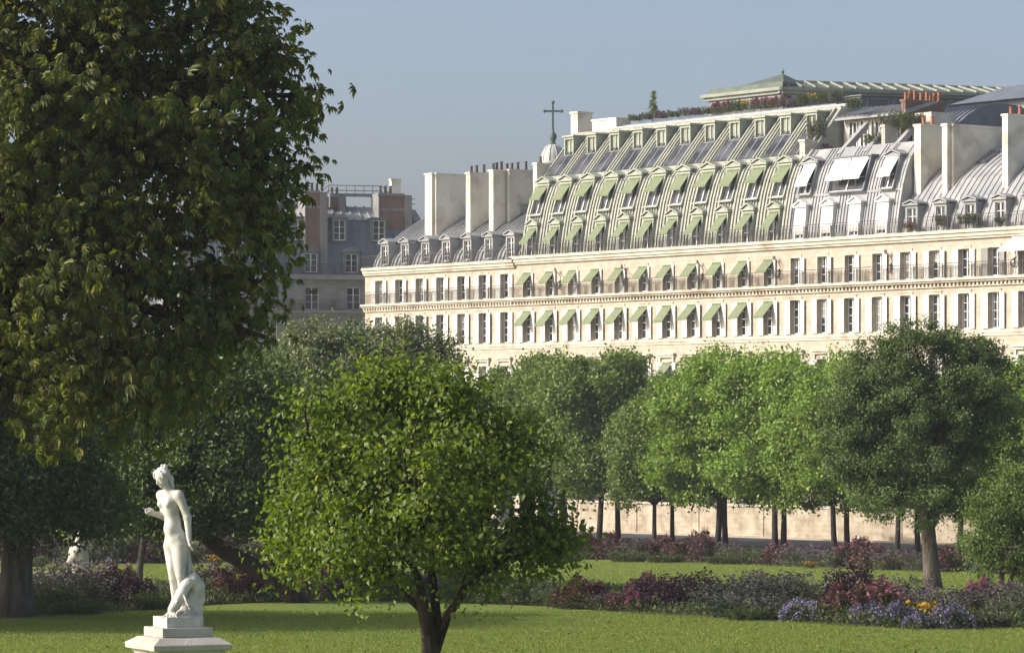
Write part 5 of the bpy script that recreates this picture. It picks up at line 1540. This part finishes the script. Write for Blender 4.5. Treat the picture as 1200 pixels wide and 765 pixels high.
KIND = {
 'plum':   lambda: mk_bush('fo_purple', 0.95, 1.25, 4200, 0.11, name='plum_bush'),
 'wine':   lambda: mk_bush('fo_red', 0.8, 1.0, 2600, 0.10, 'fl_rose', 260, 0.05, name='wine_red_bush'),
 'sedum':  lambda: mk_bush('fo_green', 0.75, 0.95, 2200, 0.10, 'fl_rose', 900, 0.055, name='flowering_bush'),
 'pink':   lambda: mk_bush('fo_green', 0.70, 0.95, 2200, 0.10, 'fl_pink', 420, 0.055, name='flowering_bush'),
 'magenta':lambda: mk_bush('fo_green', 0.70, 0.9, 2200, 0.10, 'fl_magenta', 260, 0.06, name='flowering_bush'),
 'aster':  lambda: mk_bush('fo_blue', 0.75, 0.75, 2200, 0.09, 'fl_lilac', 480, 0.045, name='aster_clump'),
 'yellow': lambda: mk_spike('fo_green', 0.5, 0.95, 45, 26, 0.12, 'fl_yellow', 2, 0.085, name='yellow_daisy_clump'),
 'mauve':  lambda: mk_spike('fo_grey', 0.75, 1.35, 80, 24, 0.13, 'fl_mauve', 5, 0.05),
 'grey':   lambda: mk_spike('fo_grey', 0.75, 1.25, 90, 30, 0.14),
 'blue':   lambda: mk_spike('fo_blue', 0.85, 1.45, 110, 30, 0.14, 'fl_mauve', 2, 0.04),
 'green':  lambda: mk_spike('fo_green', 0.75, 1.1, 90, 30, 0.13),
}
LOOK = {'plum':'dark plum purple bush','wine':'wine red leafy bush','sedum':'dusky rose flowering mound','pink':'bright pink flowering bush','magenta':'magenta flowering bush',
        'aster':'lilac aster clump','yellow':'clump of tall orange yellow daisies','mauve':'tall mauve grey perennial','grey':'tall grey green perennial','blue':'tall blue green perennial','green':'fresh green leafy perennial'}
used_proto = set()
ORD = ['first','second','third','fourth','fifth','sixth','seventh','eighth','ninth','tenth','eleventh','twelfth','thirteenth','fourteenth','fifteenth']
items = []
def bedplant(kind, px, py, w, h, where):
    items.append([kind, px, py, w, h, where])
FB, BB_ = 'front bed', 'back bed'
# front bed, right part: (kind, px, base row, half width px, height px)
for q in [('sedum',683,713,30,34),('green',655,710,18,22),('wine',735,716,24,24),('mauve',712,714,18,22),('magenta',745,717,12,20),('plum',770,713,34,38),('plum',812,716,44,44),('wine',757,708,22,34),
          ('blue',880,716,40,46),('blue',845,718,32,38),('mauve',905,712,34,46),('grey',930,715,34,44),('blue',870,724,34,32),('blue',915,726,34,30),('aster',938,728,24,24),('plum',1000,712,40,48),('wine',985,727,28,40),('sedum',1000,728,24,38),('pink',1030,724,30,40),
          ('aster',1020,732,24,24),('aster',1050,734,24,26),('mauve',1050,714,30,42),('yellow',1083,733,16,30),('mauve',1075,722,26,36),('grey',1110,726,30,34),('aster',1115,737,26,28),('mauve',1140,728,34,42),('magenta',1150,712,20,32),
          ('green',1165,726,30,34),('grey',1190,730,30,34),('mauve',1185,716,28,38),('green',1130,735,24,22),('green',960,724,24,26),('grey',1215,730,30,40),('aster',1075,737,16,18),('green',880,727,26,18),('grey',1160,735,22,22)]: bedplant(*q, FB)
# front bed behind the central tree and to the left
for q in [('green',60,716,34,36),('blue',40,712,34,46),('blue',85,714,36,42),('grey',70,704,28,50),('plum',120,712,30,40),('plum',155,712,30,38),('mauve',110,704,30,52),('green',90,720,26,20),('grey',185,708,24,30),('green',180,714,22,24),
          ('wine',140,704,26,38),('sedum',262,700,18,26),('grey',240,703,24,32),('plum',285,702,36,32),('wine',270,704,26,36),('mauve',250,696,28,40),('sedum',305,700,22,34),('green',225,707,24,18),('wine',375,702,30,34),('mauve',350,700,30,38),
          ('grey',400,702,34,36),('blue',440,702,34,38),('green',475,703,30,36),('mauve',510,703,32,40),('grey',555,705,34,36),('green',590,707,30,36),('grey',620,708,28,34),('mauve',535,700,30,42),('wine',420,700,24,32),('grey',10,718,30,40),('blue',-20,720,36,44)]: bedplant(*q, FB)
# back bed
for q in [('wine',690,654,26,26),('mauve',665,653,22,26),('wine',720,655,24,28),('mauve',748,656,24,26),('wine',775,656,22,26),('sedum',800,657,22,24),('wine',822,658,18,34),('mauve',845,658,18,24),('grey',870,660,24,22),('green',890,661,16,18),('wine',912,662,22,24),
          ('mauve',940,663,24,26),('mauve',965,664,22,22),('yellow',1058,668,11,16),('wine',1005,665,28,32),('sedum',1022,667,22,28),('mauve',1042,668,20,26),('grey',985,665,18,22),('yellow',1040,668,7,12),('mauve',1080,669,22,26),('wine',1105,670,24,28),('grey',1130,670,24,26),('mauve',1165,672,26,28),('wine',1195,673,26,28),
          ('green',735,658,20,14),('green',780,659,20,12),('green',850,661,18,12),('yellow',948,666,6,9),
          ('wine',50,660,26,34),('mauve',75,660,22,30),('sedum',15,660,24,32),('mauve',115,660,26,44),('grey',135,660,24,40),('wine',160,660,24,32),('mauve',240,658,26,30),('wine',262,658,26,34),('yellow',252,663,7,14),('mauve',290,658,24,28),('wine',180,660,22,32),('green',205,660,26,26),('mauve',330,658,26,28),('grey',95,662,20,26),('green',30,664,24,14),('wine',-15,660,24,30),
          ('wine',380,657,26,28),('mauve',430,657,26,28),('grey',480,657,26,28),('wine',540,656,26,28),('mauve',590,656,26,28),('wine',635,655,24,26)]: bedplant(*q, BB_)
def landmark(px, where):
    L = [(-30,'left edge'),(18,'half-lit trunk'),(92,'seated sculpture'),(160,'thin grey trunk'),(215,'white statue'),(330,'black leaning trunk'),(505,'multi-stemmed tree'),(672,'wall end pier'),(840,'bright plane trunks'),(912,'touching plane trunks'),(1092,'evergreen trunk'),(1172,'pale hanging bush')]
    k = min(L, key=lambda a: abs(a[0]-px)); s = 'left of' if px < k[0]-6 else 'right of' if px > k[0]+6 else 'in line with'
    return s+' the '+k[1]
byk = {}
for it in items: byk.setdefault((it[0], it[5], landmark(it[1], it[5])), []).append(it)
for (kind, where, lm), L in byk.items():
    L.sort(key=lambda a: a[1])
    for n_, (k_, px, py, w, h, _) in enumerate(L):
        extra = '' if len(L) == 1 else (('leftmost ', 'rightmost ')[n_] if len(L) == 2 else ('leftmost ', 'middle ', 'rightmost ')[n_] if len(L) == 3 else ORD[n_]+' ')
        lab = extra+LOOK[kind]+', '+where+', '+lm
        b = gp(px, py); s = b[1]/F
        p = proto(kind, KIND[kind])
        R0 = {'plum':0.95,'wine':0.8,'sedum':0.75,'pink':0.7,'magenta':0.7,'aster':0.75,'yellow':0.5,'blue':0.85}.get(kind, 0.75)
        H0 = {'plum':1.25,'wine':1.0,'sedum':0.95,'pink':0.95,'magenta':0.9,'aster':0.75,'yellow':0.95,'mauve':1.35,'grey':1.25,'blue':1.45,'green':1.1}[kind]
        sc3 = (w*s/R0, w*s/R0, h*s/H0*0.92)
        grp = LOOK[kind]+'s in the flower beds'
        if kind not in used_proto:
            used_proto.add(kind); p.location = b; p.scale = sc3; p.rotation_euler = (0,0,rng.random()*6.28); p['label'] = lab; p['group'] = grp
        else: dup(p, b, rng.random()*6.28, sc3, lab, grp)
# low ground cover nobody could count
def cover(name, F_, B_, n, size, mats, h):
    Fp = np.array([gp(*p) for p in F_]); Bp = np.array([gp(*p) for p in B_])
    sel = rng.random(n)*(len(Fp)-1); i = sel.astype(int); t = (sel-i)[:,None]; u = rng.random(n)[:,None]
    A = Fp[i]*(1-t)+Fp[i+1]*t; B = Bp[i]*(1-t)+Bp[i+1]*t
    c = A*(1-u)+B*u
    hh = h*(0.5+0.5*np.sin(c[:,0]*1.7)*np.cos(c[:,1]*1.1))+0.08
    c[:,2] = np.array([gz(y) for y in c[:,1]])+hh*rng.random(n)
    ax = unit(rng.normal(size=(n,3))*0.8+np.array([0,0,0.6])); nr = unit(rng.normal(size=(n,3))+np.array([0,0,0.5]))
    v, f = leaf_arrays(c, ax, nr, size*(0.5+rng.random(n)), 0.4)
    return struct(np_mesh(name, v, f, mats), 'stuff', 'low leafy ground cover filling the flower bed', 'ground cover')
o = cover('ground_cover', BED1_F[1:-1], BED1_B[1:-1], 90000, 0.13, M['fo_green'], 0.42); o['label'] = 'low leafy ground cover between the plants of the front flower bed'
o = cover('ground_cover', BED2_F[1:-1], BED2_B[1:-1], 50000, 0.15, M['fo_grey'], 0.42); o['label'] = 'low greyish ground cover between the plants of the back flower bed'

# ------------------------------------------------------------------ grass blades on the lawn
def blades(name, n, y0, y1, size, label):
    y = y0+(y1-y0)*rng.random(n); x = (rng.random(n)-0.5)*y*(1240/F)
    z = np.array([gz(v) for v in y])
    c = np.stack([x, y, z], 1)
    ax = unit(rng.normal(size=(n,3))*0.45+np.array([0,0,1.0])); nr = unit(rng.normal(size=(n,3)))
    v, f = leaf_arrays(c, ax, nr, size*(0.6+0.8*rng.random(n)), 0.22, 0.0)
    return struct(np_mesh(name, v, f, M['blade']), 'stuff', label, 'grass')
M['blade'] = mat_leaf('grass_blade', (0.130,0.185,0.036), (0.215,0.260,0.066), trans=0.3, gloss=0.02)
blades('grass', 300000, 78, 114, 0.05, 'short mown grass of the front lawn')
blades('grass', 200000, 146, 216, 0.07, 'short mown grass of the middle lawn beyond the front flower bed')

n = 900
yq = 79+46*rng.random(n)**1.3; xq = (rng.random(n)-0.55)*yq*0.26
cq = np.stack([xq, yq, np.array([gz(v) for v in yq])+0.035], 1)
v, f = leaf_arrays(cq, unit(rng.normal(size=(n,3))*np.array([1,1,0.15])), unit(rng.normal(size=(n,3))*0.3+np.array([0,0,1.0])), 0.05+0.06*rng.random(n), 0.6, 0.2)
M['litter'] = mat_leaf('dry_leaf', (0.10,0.07,0.03), (0.26,0.20,0.09), trans=0.1, tcol=(1,1,1))
struct(np_mesh('fallen_leaves', v, f, M['litter']), 'stuff', 'dry leaves scattered over the front lawn', 'leaves')

# ------------------------------------------------------------------ roof plants and pots
def roof_at(px, py, b):
    s = fs(px, b); x, y = fw(s, b); return (x, y, fz(px, py, b))
def roofplant(kind, px, py, b, w, h, lab, name=None, cat='plant', grp='plants on the roofs'):
    p = roof_at(px, py, b); s = p[1]/F
    R0, H0 = 0.8, 1.25
    t = dup(proto(kind, KIND[kind]), p, rng.random()*6.28, (w*s/R0, w*s/R0, h*s/H0), lab, grp)
    return t
# planter trough that carries the roof garden
b0 = 8.0
sA, sB = fs(735, b0), fs(985, b0)
x, y = fw(sA, b0)
tr = thing('roof_planter', 'long zinc planter along the edge of the hotel roof terrace', 'planter', (x, y, 33.5), FROT)
mb = MB(); mb.box(0, sB-sA, -0.45, 0.45, 0.06, 0.42); mb.box(-0.05, sB-sA+0.05, -0.5, 0.5, 0.422, 0.47)
for k in range(12): mb.box(0.4+k*(sB-sA-1)/11, 0.6+k*(sB-sA-1)/11, -0.4, 0.4, 0, 0.059)
mb.build('trough', M['zinc'], tr)
gard = [(745,'green'),(760,'grey'),(775,'wine'),(790,'green'),(803,'mauve'),(816,'wine'),(829,'green'),(840,'magenta'),(852,'pink'),(864,'green'),(874,'yellow'),(886,'magenta'),(897,'pink'),(908,'magenta'),(920,'wine'),(930,'aster'),(941,'green'),(952,'yellow'),(965,'green'),(978,'grey')]
for n_, (px, kind) in enumerate(gard):
    yb = 141.5-(px-745)*0.097
    w, h = (8, 9 if px < 830 else 15)
    near = 'left of the conifer' if px < 762 else 'between conifer and pavilion' if px < 828 else 'before the pavilion end' if px < 918 else 'before the pavilion side'
    roofplant(kind, px, yb, b0, w, h, '%s%s on the hotel roof terrace, %s' % ('' , LOOK[kind], near) if sum(1 for p_, k_ in gard if k_ == kind) == 1 else '%s in the roof planter, %s from its left end' % (LOOK[kind], ORD[n_] if n_ < 15 else 'near the right end, item %d' % n_ if False else (ORD[n_] if n_ < 15 else ['sixteenth','seventeenth','eighteenth','nineteenth','twentieth'][n_-15])))
p = roof_at(765, 137, 9.2)
plant_tree('roof_conifer', 'small dark conifer standing alone at the left end of the roof garden', 'tree', (p[0], p[1], p[2]-0.3),
    [(0,0,0.9,0.42,0.42,0.6),(0,0,1.5,0.32,0.32,0.55),(0.05,0,2.1,0.18,0.18,0.45)], M['lf_yew'], M['bark_d'], [([(0,0,-0.4),(0,0,1.2)], [0.05,0.03])], 0.02, 70, 40, 0.08, 0.08, n_twig=20)
for px, py, w, h, kind, lab in ((1001,126,10,14,'green','rounded green bush on the terrace beside the white post'),(1045,150,16,20,'grey','grey green bush between the grey townhouse chimney and terrace'),(1068,150,14,22,'green','green bush growing over the top of the townhouse mansard'),
                              (960,165,14,30,'grey','leafy climber over the corner where green roof meets grey roof'),(1030,168,18,14,'green','green hedge on the terrace behind the white awnings'),(968,182,9,14,'wine','potted red leaved shrub at the terrace corner')):
    roofplant(kind, px, py, 4.5 if px > 955 else 4.0, w, h, lab)
# pots on the balcony of the near block
def potted(px, kind, potmat, lab, w=7, h=9):
    b = -0.15; s = fs(px, b); x, y = fw(s, b)
    t = thing('potted_plant', lab, 'plant', (x, y, 22.65), 0, 'potted plants on the roof balcony')
    mb = MB(); mb.lathe([(0.16,0),(0.24,0.34),(0.26,0.36),(0.26,0.42),(0.21,0.42)], (0,0,0), 12); mb.build('pot', M[potmat], t)
    for ch in proto(kind, KIND[kind]).children:
        c = ch.copy(); COL.objects.link(c); c.parent = t; c.location = (0,0,0.36); q = y/F; c.scale = (w*q/0.75, w*q/0.75, h*q)
for a in ((1067,'pink','pot','orange red flowers in a terracotta pot at the left end of the near balcony',9,6),(1104,'grey','white','grey green bush in a pot before the second balcony dormer',7,12),(1136,'grey','white','bushy plant in a white tub before the third balcony dormer',12,12),(1140,'green','white','small green plant in a white pot beside the bushy tub',4,6),(1172,'green','pot_dark','low green plant in a dark pot near the fourth balcony dormer',6,6)):
    potted(*a)

# ------------------------------------------------------------------ haze
HZ = bpy.data.materials.new('haze_air'); HZ.use_nodes = True
ht = HZ.node_tree; ht.nodes.clear()
ho = ht.nodes.new('ShaderNodeOutputMaterial'); hv = ht.nodes.new('ShaderNodeVolumePrincipled')
hv.inputs['Color'].default_value = (0.86, 0.90, 0.97, 1); hv.inputs['Density'].default_value = 0.00018; hv.inputs['Anisotropy'].default_value = 0.2
ht.links.new(hv.outputs[0], ho.inputs['Volume'])
mb = MB(); mb.box(-420, 420, -60, 640, -1.5, 48)
hz_o = struct(mb.build('haze', HZ), 'stuff', 'thin bluish summer haze between the garden and the far buildings', 'haze')
